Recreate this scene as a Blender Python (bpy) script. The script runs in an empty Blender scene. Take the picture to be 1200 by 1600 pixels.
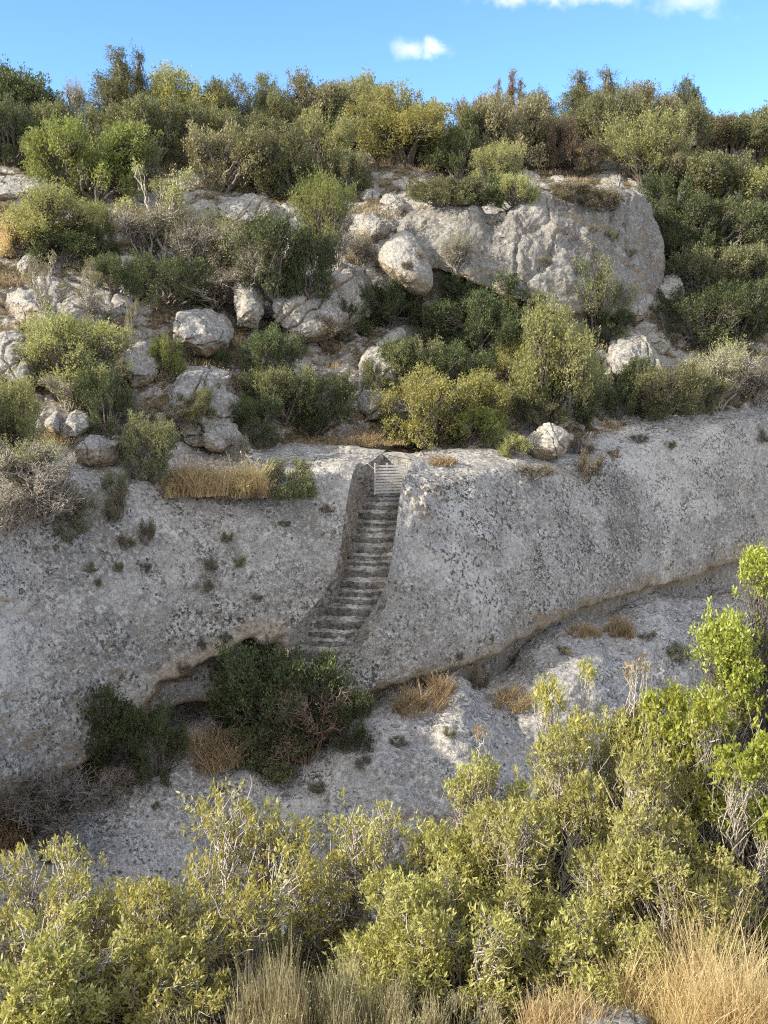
import bpy, math, random
import numpy as np
from mathutils import Vector
from mathutils.bvhtree import BVHTree

S = bpy.context.scene
COL = S.collection
R = math.radians

# ------------------------------------------------------------------ camera
PITCH = R(12.0)
F = 1500.0                       # focal length in pixels of a 1200 px wide picture
cam_d = bpy.data.cameras.new('camera')
cam = bpy.data.objects.new('camera', cam_d)
COL.objects.link(cam)
cam.rotation_euler = (R(90) - PITCH, 0, 0)
cam_d.sensor_fit = 'HORIZONTAL'
cam_d.sensor_width = 36.0
cam_d.lens = 36.0 * F / 1200.0
cam_d.clip_start = 0.05
cam_d.clip_end = 3000
S.camera = cam

# ------------------------------------------------------------------ sun, sky, exposure
SUN_EL, SUN_AZ = R(27.0), R(69.0)          # height; degrees to the left of straight behind the camera
sun_dir = Vector((-math.sin(SUN_AZ) * math.cos(SUN_EL), -math.cos(SUN_AZ) * math.cos(SUN_EL), math.sin(SUN_EL)))
sl = bpy.data.lights.new('sun', 'SUN')
sl.energy = 4.3
sl.angle = R(0.6)
sl.color = (1.0, 0.90, 0.73)
so = bpy.data.objects.new('sun', sl)
so.rotation_euler = sun_dir.to_track_quat('Z', 'Y').to_euler()
so.location = (-30, -15, 25)
COL.objects.link(so)

S.view_settings.view_transform = 'Standard'
S.view_settings.look = 'None'
S.view_settings.gamma = 1
S.view_settings.use_curve_mapping = False
S.view_settings.exposure = 1.06
S.cycles.use_denoising = False
S.cycles.filter_width = 1.15
S.cycles.max_bounces = 6
S.cycles.diffuse_bounces = 3
S.cycles.glossy_bounces = 2
S.cycles.transmission_bounces = 4


def at(px, py, Y):
    """World point at distance Y (along the ground axis) that stands behind photo pixel px, py."""
    px, py, Y = np.broadcast_arrays(np.asarray(px, float), np.asarray(py, float), np.asarray(Y, float))
    a = (px - 600.0) / F
    b = (800.0 - py) / F
    dy = math.cos(PITCH) + b * math.sin(PITCH)
    dz = -math.sin(PITCH) + b * math.cos(PITCH)
    k = Y / dy
    return np.stack([a * k, Y * 1.0, dz * k], -1)


W = bpy.data.worlds.new('World')
S.world = W
W.use_nodes = True
wt = W.node_tree
wt.nodes.clear()


class NT:
    """Small helper for node trees."""
    def __init__(s, tree): s.t = tree
    def n(s, kind, **kw):
        nd = s.t.nodes.new(kind)
        for k, v in kw.items():
            if k == 'inp':
                for i, val in v.items(): s.put(nd, i, val)
            else: setattr(nd, k, v)
        return nd
    def put(s, nd, i, val):
        if isinstance(val, bpy.types.NodeSocket): s.t.links.new(val, nd.inputs[i])
        elif isinstance(val, bpy.types.Node): s.t.links.new(val.outputs[0], nd.inputs[i])
        else: nd.inputs[i].default_value = val
    def math(s, op, a, b=None, c=None, clamp=False):
        nd = s.n('ShaderNodeMath', operation=op, use_clamp=clamp)
        for i, v in enumerate((a, b, c)):
            if v is not None: s.put(nd, i, v)
        return nd.outputs[0]
    def mix(s, f, a, b, mode='MIX'):
        nd = s.n('ShaderNodeMix', data_type='RGBA', blend_type=mode)
        s.put(nd, 0, f); s.put(nd, 6, a); s.put(nd, 7, b)
        return nd.outputs[2]
    def ramp(s, f, lo, hi):
        nd = s.n('ShaderNodeMapRange', interpolation_type='SMOOTHSTEP')
        s.put(nd, 0, f); nd.inputs[1].default_value = lo; nd.inputs[2].default_value = hi
        return nd.outputs[0]
    def noise(s, vec, scale, detail=4, rough=0.5, dist=0.0):
        nd = s.n('ShaderNodeTexNoise')
        if vec is not None: s.put(nd, 'Vector', vec)
        nd.inputs['Scale'].default_value = scale
        nd.inputs['Detail'].default_value = detail
        nd.inputs['Roughness'].default_value = rough
        nd.inputs['Distortion'].default_value = dist
        return nd.outputs[0]


w = NT(wt)
sky = w.n('ShaderNodeTexSky', sky_type='NISHITA', sun_disc=False)
sky.sun_elevation = SUN_EL
sky.sun_rotation = math.atan2(sun_dir.x, sun_dir.y)
sky.altitude = 200
sky.air_density = 0.9
sky.dust_density = 0.1
sky.ozone_density = 7.0
tc = w.n('ShaderNodeTexCoord')
sep = w.n('ShaderNodeSeparateXYZ', inp={0: tc.outputs['Generated']})
yy = w.math('MAXIMUM', sep.outputs[1], 0.05)
u = w.math('DIVIDE', sep.outputs[0], yy)
v = w.math('DIVIDE', sep.outputs[2], yy)
comb = w.n('ShaderNodeCombineXYZ', inp={0: u, 1: v})
cn = w.noise(comb, 28, 5, 0.55, 0.3)
cn2 = w.noise(comb, 60, 5, 0.6, 0.4)
mask = None
for cx, cy, rx, ry, k in ((682, 76, 26, 24, 1.0), (640, 76, 32, 18, .75), (860, -12, 140, 20, .95), (940, -6, 80, 16, .7), (1080, -2, 66, 26, .45),
                          (200, -190, 260, 60, .8), (1500, 40, 160, 30, .8)):
    p = at(cx, cy, 1.0)
    e = w.math('ADD', w.math('POWER', w.math('DIVIDE', w.math('SUBTRACT', u, float(p[0])), rx / F), 2.0),
               w.math('POWER', w.math('DIVIDE', w.math('SUBTRACT', v, float(p[2])), ry / F), 2.0))
    d = w.math('SUBTRACT', 1.0, w.math('SQRT', e))
    d = w.math('ADD', d, w.math('MULTIPLY', w.math('SUBTRACT', cn, 0.5), 2.6))
    d = w.math('ADD', d, w.math('MULTIPLY', w.math('SUBTRACT', cn2, 0.5), 1.2))
    m = w.math('MULTIPLY', w.ramp(d, -0.1, 1.5), k)
    mask = m if mask is None else w.math('MAXIMUM', mask, m)
mask = w.math('MULTIPLY', mask, w.math('GREATER_THAN', sep.outputs[1], 0.06))
skyc = w.mix(mask, sky.outputs[0], (5.4, 5.2, 5.3, 1))
# unseen bright cloud banks added behind the camera for neutral fill light
cb = w.noise(tc.outputs['Generated'], 2.4, 6, .55, .3)
mb = w.math('MULTIPLY', w.ramp(cb, .36, .56), w.ramp(sep.outputs[1], .22, -.12))
mb = w.math('MULTIPLY', mb, w.ramp(sep.outputs[2], -.02, .06))
skyc = w.mix(w.math('MULTIPLY', mb, .9), skyc, (6.6, 6.4, 6.15, 1))
bg = w.n('ShaderNodeBackground', inp={0: skyc, 1: 0.15})
wo = w.n('ShaderNodeOutputWorld', inp={0: bg})


# ------------------------------------------------------------------ noise (numpy)
def perlin(p, seed=0):
    p = np.asarray(p, np.float64)
    i = np.floor(p).astype(np.int64)
    f = p - i
    wq = f * f * f * (f * (f * 6 - 15) + 10)
    out = 0
    for dx in (0, 1):
        for dy in (0, 1):
            for dz in (0, 1):
                h = ((i[..., 0] + dx) * 374761393 + (i[..., 1] + dy) * 668265263 + (i[..., 2] + dz) * 1274126177 + seed * 974634317) & 0xFFFFFFFF
                h = ((h ^ (h >> 13)) * 1103515245) & 0xFFFFFFFF
                h = ((h ^ (h >> 16)) * 2246822519) & 0xFFFFFFFF
                h = h ^ (h >> 15)
                g = ((h & 1023) / 511.5 - 1) * (f[..., 0] - dx) + (((h >> 10) & 1023) / 511.5 - 1) * (f[..., 1] - dy) + (((h >> 20) & 1023) / 511.5 - 1) * (f[..., 2] - dz)
                out = out + g * (wq[..., 0] if dx else 1 - wq[..., 0]) * (wq[..., 1] if dy else 1 - wq[..., 1]) * (wq[..., 2] if dz else 1 - wq[..., 2])
    return out


def fbm(p, octv=4, seed=0, gain=0.5):
    a, s, k = 1.0, 0, 1.0
    for o in range(octv):
        s = s + a * perlin(np.asarray(p) * k + 7.3 * o, seed + o)
        a *= gain
        k *= 2.03
    return s


def ridged(p, octv=3, seed=0):
    a, s, k = 1.0, 0, 1.0
    for o in range(octv):
        s = s + a * (1 - 2 * np.abs(perlin(np.asarray(p) * k + 3.1 * o, seed + o)))
        a *= 0.5
        k *= 2.1
    return s - 1.2


# ------------------------------------------------------------------ meshes and objects
def mk_mesh(name, V, faces, mats, smooth=False, tint=None, fmat=None):
    """faces: list of integer arrays (n,3) or (n,4)."""
    me = bpy.data.meshes.new(name)
    V = np.ascontiguousarray(V, np.float32)
    me.vertices.add(len(V))
    me.vertices.foreach_set('co', V.ravel())
    loops, starts, k = [], [], 0
    for f in faces:
        f = np.asarray(f, np.int32)
        if len(f) == 0: continue
        n = f.shape[1]
        loops.append(f.ravel())
        starts.append(k + np.arange(len(f), dtype=np.int32) * n)
        k += f.size
    loops = np.concatenate(loops)
    starts = np.concatenate(starts).astype(np.int32)
    me.loops.add(len(loops))
    me.loops.foreach_set('vertex_index', loops)
    me.polygons.add(len(starts))
    me.polygons.foreach_set('loop_start', starts)
    if tint is not None:
        at_ = me.attributes.new('tint', 'FLOAT', 'POINT')
        at_.data.foreach_set('value', np.ascontiguousarray(tint, np.float32))
    for m in (mats if isinstance(mats, (list, tuple)) else [mats]): me.materials.append(m)
    if fmat is not None: me.polygons.foreach_set('material_index', np.asarray(fmat, np.int32))
    me.update(calc_edges=True)
    me.validate()
    me.polygons.foreach_set('use_smooth', np.full(len(me.polygons), bool(smooth)))
    return me


def add(name, me, parent=None, loc=None):
    o = bpy.data.objects.new(name, me)
    COL.objects.link(o)
    if parent is not None: o.parent = parent
    if loc is not None: o.location = loc
    return o


def tag(o, label, cat, group=None, kind=None):
    if label: o['label'] = label
    if cat: o['category'] = cat
    if group: o['group'] = group
    if kind: o['kind'] = kind
    return o


def grid_faces(nr, nc, wrap=False):
    r = np.arange(nr - 1)[:, None]
    c = np.arange(nc if wrap else nc - 1)[None, :]
    c2 = (c + 1) % nc
    return np.stack([r * nc + c, r * nc + c2, (r + 1) * nc + c2, (r + 1) * nc + c], -1).reshape(-1, 4)


def hermite(t, P, tq):
    """Smooth interpolation along axis 0, limited slopes."""
    t = np.asarray(t, float); P = np.asarray(P, float)
    sh = (len(t) - 1,) + (1,) * (P.ndim - 1)
    h = np.diff(t).reshape(sh)
    d = np.diff(P, axis=0) / h
    m = np.zeros_like(P)
    m[0], m[-1] = d[0], d[-1]
    if len(t) > 2:
        h0, h1 = h[:-1], h[1:]
        m[1:-1] = (d[:-1] * h1 + d[1:] * h0) / (h0 + h1)
    k = np.clip(np.searchsorted(t, tq, side='right') - 1, 0, len(t) - 2)
    s2 = (len(k),) + (1,) * (P.ndim - 1)
    hh = (t[k + 1] - t[k]).reshape(s2)
    x = ((tq - t[k]) / (t[k + 1] - t[k])).reshape(s2)
    return ((2 * x**3 - 3 * x**2 + 1) * P[k] + (x**3 - 2 * x**2 + x) * hh * m[k] + (-2 * x**3 + 3 * x**2) * P[k + 1] + (x**3 - x**2) * hh * m[k + 1])


def surf(net, nr, nc):
    """net: rows x cols x 3 of world points -> fine grid nr x nc x 3."""
    net = np.asarray(net, float)
    cr = np.r_[0, np.cumsum(np.linalg.norm(np.diff(net, axis=0), axis=-1).mean(1) + 1e-6)]
    cc = np.r_[0, np.cumsum(np.linalg.norm(np.diff(net, axis=1), axis=-1).mean(0) + 1e-6)]
    A = hermite(cr, net, np.linspace(0, cr[-1], nr))
    B = hermite(cc, A.transpose(1, 0, 2), np.linspace(0, cc[-1], nc))
    return B.transpose(1, 0, 2)


def normals(G):
    du = np.gradient(G, axis=1)
    dv = np.gradient(G, axis=0)
    n = np.cross(du, dv)
    n /= np.linalg.norm(n, axis=-1, keepdims=True) + 1e-9
    return n


CAST = []        # surfaces plants can stand on


def reg(V, Fq):
    CAST.append(BVHTree.FromPolygons(V.reshape(-1, 3).tolist(), Fq.tolist()))


def sheet(name, G, mat, step=2, parent=None, tint=None):
    nr, nc = G.shape[:2]
    me = mk_mesh(name, G.reshape(-1, 3), [grid_faces(nr, nc)], mat, True, None if tint is None else np.broadcast_to(tint, G.shape[:2]).ravel())
    g2 = G[::step, ::step]
    reg(g2, grid_faces(*g2.shape[:2]))
    return add(name, me, parent)


def cast(px, py):
    d = Vector(at(px, py, 1.0)).normalized()
    best = None
    for b in CAST:
        hit = b.ray_cast(Vector((0, 0, 0)), d, 500)
        if hit[0] is not None and (best is None or hit[3] < best[1]): best = (hit[0], hit[3])
    return best[0] if best else None


# ------------------------------------------------------------------ materials
def new_mat(name):
    m = bpy.data.materials.new(name)
    m.use_nodes = True
    m.node_tree.nodes.clear()
    t = NT(m.node_tree)
    return m, t


def out(t, bsdf):
    t.n('ShaderNodeOutputMaterial', inp={0: bsdf})


def rgb(c): return (c[0], c[1], c[2], 1)


def rock_mat(name, base=(.345, .328, .296), white=(.60, .575, .525), dark=(.06, .055, .046), tan=(.42, .33, .22), soil=0.0, lichen=0.5, streak=0.5, bump=1.0):
    m, t = new_mat(name)
    tcn = t.n('ShaderNodeTexCoord').outputs['Object']
    geo = t.n('ShaderNodeNewGeometry')
    big = t.noise(tcn, 0.45, 5, 0.55, 0.3)
    mid = t.noise(tcn, 2.2, 6, 0.6, 0.2)
    fine = t.noise(tcn, 8.5, 6, 0.72, 0.2)
    fin2 = t.noise(tcn, 23.0, 4, 0.65)
    c = t.mix(t.ramp(big, .38, .62), rgb([x * 1.18 for x in base]), rgb([x * .66 for x in base]))
    c = t.mix(t.math('MULTIPLY', t.ramp(mid, .48, .68), .8), c, rgb(white))
    wid = t.noise(tcn, 0.22, 4, 0.5, 0.6)
    c = t.mix(t.math('MULTIPLY', t.ramp(wid, .53, .64), .6), c, rgb(white))
    c = t.mix(t.math('MULTIPLY', t.ramp(t.noise(tcn, .33, 6, .62, 1.2), .52, .66), streak * 1.1, clamp=True), c, rgb([x * .5 for x in base]))
    # grey water streaks running down the face
    mp = t.n('ShaderNodeMapping', inp={0: tcn})
    mp.inputs['Scale'].default_value = (1.1, 1.1, .22)
    st = t.noise(mp.outputs[0], 1.6, 6, .6, .4)
    c = t.mix(t.math('MULTIPLY', t.ramp(st, .5, .72), streak), c, rgb((.17, .158, .135)))
    # pale crust and dark lichen speckle
    c = t.mix(t.math('MULTIPLY', t.ramp(fine, .53, .62), .65), c, rgb(white))
    var = t.math('ADD', .45, t.math('MULTIPLY', t.ramp(t.noise(tcn, .55, 5, .6, .8), .36, .60), .85))
    lm = t.math('MULTIPLY', var, t.ramp(t.math('ADD', fine, t.math('MULTIPLY', t.math('SUBTRACT', mid, .5), -.45)), .485, .40))
    c = t.mix(t.math('MULTIPLY', lm, lichen), c, rgb(dark))
    blot = t.n('ShaderNodeTexVoronoi', feature='F1', inp={'Vector': tcn, 'Scale': 5.5})
    bm_ = t.math('MULTIPLY', t.ramp(blot.outputs['Distance'], .30, .16), t.ramp(t.noise(tcn, 3.1, 3, .6), .50, .60))
    c = t.mix(t.math('MULTIPLY', bm_, lichen * 1.3, clamp=True), c, rgb(dark))
    c = t.mix(t.math('MULTIPLY', t.ramp(fin2, .50, .62), .4), c, rgb(white))
    fin3 = t.noise(tcn, 20.0, 5, 0.7, .3)
    c = t.mix(t.math('MULTIPLY', t.ramp(t.math('ADD', fin3, t.math('MULTIPLY', t.math('SUBTRACT', big, .5), .5)), .46, .38), t.math('MULTIPLY', var, lichen * .8)), c, rgb(dark))
    # sheltered undersides keep the raw tan stone
    sepn = t.n('ShaderNodeSeparateXYZ', inp={0: geo.outputs['True Normal']})
    und = t.math('MULTIPLY', t.ramp(t.math('ADD', sepn.outputs[2], t.math('MULTIPLY', t.math('SUBTRACT', mid, .5), .8)), .02, -.35), .8)
    raw = t.n('ShaderNodeAttribute', attribute_name='tint').outputs['Fac']
    und = t.math('MAXIMUM', und, t.math('MULTIPLY', raw, t.math('MULTIPLY', t.ramp(fine, .30, .56), .8)))
    c = t.mix(und, c, rgb(tan))
    if soil:
        sm = t.math('MULTIPLY', t.ramp(t.math('ADD', t.noise(tcn, .8, 5, .6), t.math('MULTIPLY', sepn.outputs[2], .22)), .86 - soil * .3, .99 - soil * .3), 1.0)
        sc = t.mix(t.ramp(t.noise(tcn, 6, 5, .7), .4, .62), (.055, .045, .030, 1), (.19, .145, .085, 1))
        c = t.mix(sm, c, sc)
    vor = t.n('ShaderNodeTexVoronoi', feature='DISTANCE_TO_EDGE', inp={'Vector': t.mix(.35, tcn, t.n('ShaderNodeTexNoise', inp={'Vector': tcn, 'Scale': 1.5}).outputs[1]), 'Scale': 1.1})
    crack = t.ramp(vor.outputs[0], 0.0, 0.05)
    h = t.math('ADD', t.math('MULTIPLY', mid, .12), t.math('MULTIPLY', fine, .06))
    h = t.math('ADD', h, t.math('MULTIPLY', fin2, .028))
    h = t.math('ADD', h, t.math('MULTIPLY', crack, .012))
    bp = t.n('ShaderNodeBump', inp={'Height': h, 'Strength': .9 * bump, 'Distance': 1.0})
    b = t.n('ShaderNodeBsdfPrincipled', inp={'Base Color': c, 'Roughness': .93, 'Normal': bp.outputs[0]})
    b.inputs['Specular IOR Level'].default_value = .15
    out(t, b)
    return m


def step_mat():
    m, t = new_mat('worn_steps')
    tcn = t.n('ShaderNodeTexCoord').outputs['Object']
    geo = t.n('ShaderNodeNewGeometry')
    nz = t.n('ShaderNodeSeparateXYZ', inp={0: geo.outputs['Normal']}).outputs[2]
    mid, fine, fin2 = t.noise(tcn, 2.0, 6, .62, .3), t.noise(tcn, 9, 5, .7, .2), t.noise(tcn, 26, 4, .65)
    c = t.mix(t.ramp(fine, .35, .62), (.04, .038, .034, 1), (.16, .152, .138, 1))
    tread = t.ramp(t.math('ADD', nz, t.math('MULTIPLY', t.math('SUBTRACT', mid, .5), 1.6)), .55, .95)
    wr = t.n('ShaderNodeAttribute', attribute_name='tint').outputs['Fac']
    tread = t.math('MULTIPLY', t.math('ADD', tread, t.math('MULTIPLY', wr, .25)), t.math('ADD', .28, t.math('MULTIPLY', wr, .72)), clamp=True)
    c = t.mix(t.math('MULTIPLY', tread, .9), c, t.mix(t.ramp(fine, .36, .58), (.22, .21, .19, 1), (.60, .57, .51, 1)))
    c = t.mix(t.math('MULTIPLY', t.ramp(fin2, .50, .62), .25), c, (.42, .40, .36, 1))
    h = t.math('ADD', t.math('MULTIPLY', mid, .10), t.math('ADD', t.math('MULTIPLY', fine, .06), t.math('MULTIPLY', fin2, .03)))
    bp = t.n('ShaderNodeBump', inp={'Height': h, 'Strength': 1.0, 'Distance': 1.0})
    b = t.n('ShaderNodeBsdfPrincipled', inp={'Base Color': c, 'Roughness': .95, 'Normal': bp.outputs[0]})
    b.inputs['Specular IOR Level'].default_value = .1
    out(t, b)
    return m


def leaf_mat(name, a, b, trans=.35, rough=.5, spec=.3, tcol=None):
    """Leaves between colours a and b, by leaf and by plant."""
    m, t = new_mat(name)
    ti = t.n('ShaderNodeAttribute', attribute_name='tint').outputs['Fac']
    oi = t.n('ShaderNodeObjectInfo').outputs['Random']
    c = t.mix(ti, rgb(a), rgb(b))
    hs = t.n('ShaderNodeHueSaturation', inp={'Color': c})
    t.put(hs, 'Value', t.math('ADD', .85, t.math('MULTIPLY', oi, .3)))
    t.put(hs, 'Hue', t.math('ADD', .49, t.math('MULTIPLY', oi, .018)))
    hs.inputs['Saturation'].default_value = 1.0
    c = hs.outputs[0]
    p = t.n('ShaderNodeBsdfPrincipled', inp={'Base Color': c, 'Roughness': rough})
    p.inputs['Specular IOR Level'].default_value = spec
    g = t.n('ShaderNodeGamma', inp={0: c, 1: .9})
    tr = t.n('ShaderNodeBsdfTranslucent', inp={0: t.mix(1.0, g.outputs[0], rgb(tcol or (1.25, 1.15, .55)), 'MULTIPLY')})
    mx = t.n('ShaderNodeMixShader', inp={0: trans, 1: p, 2: tr})
    out(t, mx)
    return m


def bark_mat(name, a, b, scale=14):
    m, t = new_mat(name)
    tcn = t.n('ShaderNodeTexCoord').outputs['Object']
    nz = t.noise(tcn, scale, 5, .65)
    c = t.mix(t.ramp(nz, .35, .65), rgb(a), rgb(b))
    bp = t.n('ShaderNodeBump', inp={'Height': nz, 'Strength': .6, 'Distance': .02})
    p = t.n('ShaderNodeBsdfPrincipled', inp={'Base Color': c, 'Roughness': .85, 'Normal': bp.outputs[0]})
    out(t, p)
    return m


M = {}
M['wall'] = rock_mat('lichen_limestone', lichen=.8, streak=.6, base=(.335, .322, .297), white=(.61, .59, .55))
M['slope'] = rock_mat('weathered_limestone_slope', soil=.9, lichen=.5, streak=.35)
M['boulder'] = rock_mat('pale_limestone', base=(.335, .32, .29), white=(.60, .575, .525), lichen=.6, streak=.4, bump=1.4)
M['step'] = step_mat()
M['cliff'] = rock_mat('stained_shaded_cliff_limestone', base=(.20, .194, .182), white=(.42, .408, .38), lichen=.5, streak=.8)  # streaks are stain; base and white also darkened to stand in for shade
M['paleboulder'] = rock_mat('white_limestone', base=(.47, .44, .385), white=(.70, .67, .60), lichen=.4, streak=.1, bump=1.4)
M['shelf'] = rock_mat('shelf_limestone', base=(.345, .333, .31), white=(.66, .64, .60), lichen=.75, streak=.25, soil=.12)
M['olive'] = leaf_mat('olive_leaves', (.20, .215, .095), (.43, .435, .205), .35)
M['mastic'] = leaf_mat('grey_green_leaves', (.115, .13, .064), (.25, .255, .135), .3)
M['dark'] = leaf_mat('dark_green_leaves', (.05, .07, .032), (.13, .155, .066), .25)
M['bright'] = leaf_mat('fresh_green_leaves', (.14, .18, .055), (.30, .335, .12), .4)
M['yellow'] = leaf_mat('yellow_green_leaves', (.25, .255, .09), (.45, .435, .185), .4)
M['grey'] = leaf_mat('dusty_leaves', (.17, .16, .095), (.33, .305, .18), .25)
M['conifer'] = leaf_mat('conifer_needles', (.09, .105, .048), (.25, .245, .115), .2)
M['darkconifer'] = leaf_mat('dark_conifer_needles', (.05, .065, .028), (.15, .15, .065), .2)
M['rust'] = leaf_mat('rusty_dead_leaves', (.17, .125, .08), (.31, .25, .16), .25, tcol=(1.2, .9, .6))
M['scrub'] = leaf_mat('brown_scrub', (.11, .095, .06), (.25, .21, .13), .2, tcol=(1.1, 1., .7))
M['under'] = leaf_mat('grey_brown_scrub', (.13, .12, .075), (.28, .255, .16), .25)
M['straw'] = leaf_mat('straw', (.46, .36, .19), (.74, .62, .37), .35, tcol=(1.1, 1., .7))
M['tawny'] = leaf_mat('tawny_grass', (.27, .20, .115), (.48, .38, .23), .3, tcol=(1.1, 1., .7))
M['bark'] = bark_mat('grey_bark', (.10, .085, .07), (.24, .21, .18))
M['twig'] = bark_mat('pale_twigs', (.22, .19, .16), (.46, .42, .36))
M['redtwig'] = bark_mat('reddish_twigs', (.16, .10, .08), (.33, .23, .18))
# ================================================================== LARGE STRUCTURE
def lerp(a, b, t): return a + (b - a) * t


# ---- the rock face: columns of (bottom py, bottom Y, lip py, lip Y, back py, back Y)
FR = (0.14, 0.3, 0.5, 0.7, 0.86, 0.95)


def face_column(px, bp, bY, lp, lY, kp, kY, und=1.3):
    c = [at(px, bp, bY) + np.array([0, und * .9, -2.2]), at(px, bp, bY) + np.array([0, und * .6, -.05]), at(px, bp, bY)]
    for f in FR:
        c.append(at(px, lerp(bp, lp, f), lerp(bY, lY, f ** 1.7)))
    c.append(at(px, lp, lY))
    c.append(at(px, lerp(lp, kp, .55), lerp(lY, kY, .55)) + np.array([0, 0, .06]))
    c.append(at(px, kp, kY))
    c.append(at(px, kp, kY) + np.array([0, 2.0, -.5]))
    return c


def explicit_column(pts, n):
    """Resample a hand-given list of (px, py, Y) to the row count of the face."""
    P = at(*np.array(pts, float).T)
    return P


rows_n = 3 + len(FR) + 4
Lcurve = [(452, 1140, 26.3), (446, 1128, 25.9), (440, 1105, 25.6), (440, 1040, 25.75), (452, 1000, 25.95), (474, 965, 26.2), (507, 925, 26.7), (531, 865, 27.3),
          (539, 800, 27.95), (548, 752, 28.5), (574, 726, 30.0), (597, 709, 31.2), (603, 703, 33.0)]
Rcurve = [(545, 1112, 26.6), (543, 1104, 25.8), (534, 1092, 25.15), (524, 1045, 25.2), (536, 1012, 25.35), (562, 982, 25.6), (590, 940, 26.0), (608, 893, 26.5),
          (617, 840, 27.2), (625, 775, 28.3), (634, 745, 28.95), (643, 718, 30.8), (606, 702.5, 33.0)]
assert len(Lcurve) == rows_n == len(Rcurve), (len(Lcurve), rows_n)

left_cols = [face_column(*c) for c in (
    (-420, 1500, 14.0, 860, 17.0, 740, 20.0), (-180, 1370, 17.4, 825, 20.4, 720, 23.0), (0, 1268, 20.0, 795, 22.7, 706, 25.2), (90, 1208, 21.4, 785, 24.0, 696, 26.6),
    (190, 1150, 22.9, 770, 25.4, 696, 28.2), (280, 1114, 24.1, 771, 26.6, 702, 29.4), (345, 1112, 24.7, 772, 27.1, 703, 30.3), (410, 1108, 25.3, 766, 27.6, 700, 31.2),
    (470, 1106, 25.6, 752, 28.1, 700, 31.9))]
# keep the last constant column clear of the diagonal cut
left_cols[-1] = [at(px, py, Y) for px, py, Y in ((430, 1138, 26.1), (428, 1126, 25.7), (424, 1106, 25.5), (420, 1045, 25.6), (428, 1005, 25.75), (440, 965, 26.0), (460, 922, 26.4),
                 (478, 865, 26.95), (484, 808, 27.5), (488, 758, 28.05), (500, 732, 29.7), (512, 703, 31.6), (512, 698, 33.4))]
left_cols.append(list(explicit_column(Lcurve, rows_n)))
right_cols = [list(explicit_column(Rcurve, rows_n))] + [face_column(*c) for c in (
    (690, 1048, 26.7, 757, 29.4, 703, 32.6), (760, 1030, 27.9, 742, 30.8, 700, 33.8), (850, 986, 29.8, 735, 32.8, 700, 35.6), (950, 941, 32.5, 722, 35.3, 674, 38.0),
    (1050, 911, 35.3, 694, 37.7, 650, 40.0), (1150, 882, 37.8, 664, 40.0, 636, 42.2), (1260, 860, 40.5, 652, 42.6, 630, 45), (1450, 830, 45, 640, 47, 615, 50))]


def weather(G, amp=1.0, seed=3, keep=None, pits=1.0):
    """Erode a fine grid along its normals: broad bulges, ledges, pits."""
    n = normals(G)
    if n[n.shape[0] // 2, n.shape[1] // 2] @ np.array([0, -1, .3]) < 0: n = -n
    d = .22 * fbm(G * .33, 3, seed) + .12 * fbm(G * np.array([.9, .9, 1.4]), 4, seed + 11) + .05 * fbm(G * 3.2, 4, seed + 5)
    d = d - .10 * pits * np.clip(fbm(G * 2.1, 3, seed + 31) - .28, 0, 1) - .05 * pits * np.clip(ridged(G * np.array([1.2, 1.2, 2.2]), 3, seed + 41) - .25, 0, 1)
    d = d * amp
    if keep is not None: d = d * keep
    return G + n * d[..., None]


# left part of the face
GL = surf(np.array(left_cols).transpose(1, 0, 2), 430, 460)
# the lower belly under the main bulge is cut back in a smooth hollow
px_ = 600 + F * GL[..., 0] / (GL[..., 1] * math.cos(PITCH) - GL[..., 2] * math.sin(PITCH))
py_ = 800 - F * (GL[..., 1] * math.sin(PITCH) + GL[..., 2] * math.cos(PITCH)) / (GL[..., 1] * math.cos(PITCH) - GL[..., 2] * math.sin(PITCH))
edge = np.interp(px_, [0, 150, 215, 250, 300, 340, 390, 440, 480], [1500, 1300, 1105, 1065, 1042, 1020, 993, 986, 1060])
hol = np.clip((py_ - edge + 18 * fbm(GL * 1.1, 3, 77)) / 26, 0, 1)
hol = hol * hol * (3 - 2 * hol) * np.clip((450 - px_) / 40, 0, 1)
GL[..., 1] += .75 * hol
keepL = np.ones(GL.shape[:2]); keepL[:, -14:] *= np.linspace(1, .25, 14)[None]
keepL = keepL * (1 - .5 * hol)
GL = weather(GL, 1.0, 3, keepL)
GR = surf(np.array(right_cols).transpose(1, 0, 2), 430, 560)
keepR = np.ones(GR.shape[:2]); keepR[:, :14] *= np.linspace(.25, 1, 14)[None]
# crumbling eroded band along the foot of the right face
pz = np.linspace(0, 1, GR.shape[0])[:, None]
GR = weather(GR, .7, 8, keepR)
foot = np.clip(1 - np.abs(pz - .19) / .07, 0, 1) * np.clip((GR[..., 0] - 1.2) / 2, 0, 1)
GR[..., 1] += foot * (.35 + .55 * fbm(GR * np.array([1.1, 1.1, .6]), 4, 91))
# the broken, pitted patch beside the gate
pc = at(672, 779, 28.9)
rr = np.linalg.norm((GR - pc) * np.array([.55, .6, 1.0]), axis=-1) + .18 * fbm(GR * 1.6, 3, 55)
pm = np.clip((.62 - rr) / .2, 0, 1)
GR += (normals(GR) * 0 + np.array([-.25, -.5, .1])) * (pm * (.22 + .5 * fbm(GR * 3.2, 4, 66)))[..., None]

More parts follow.
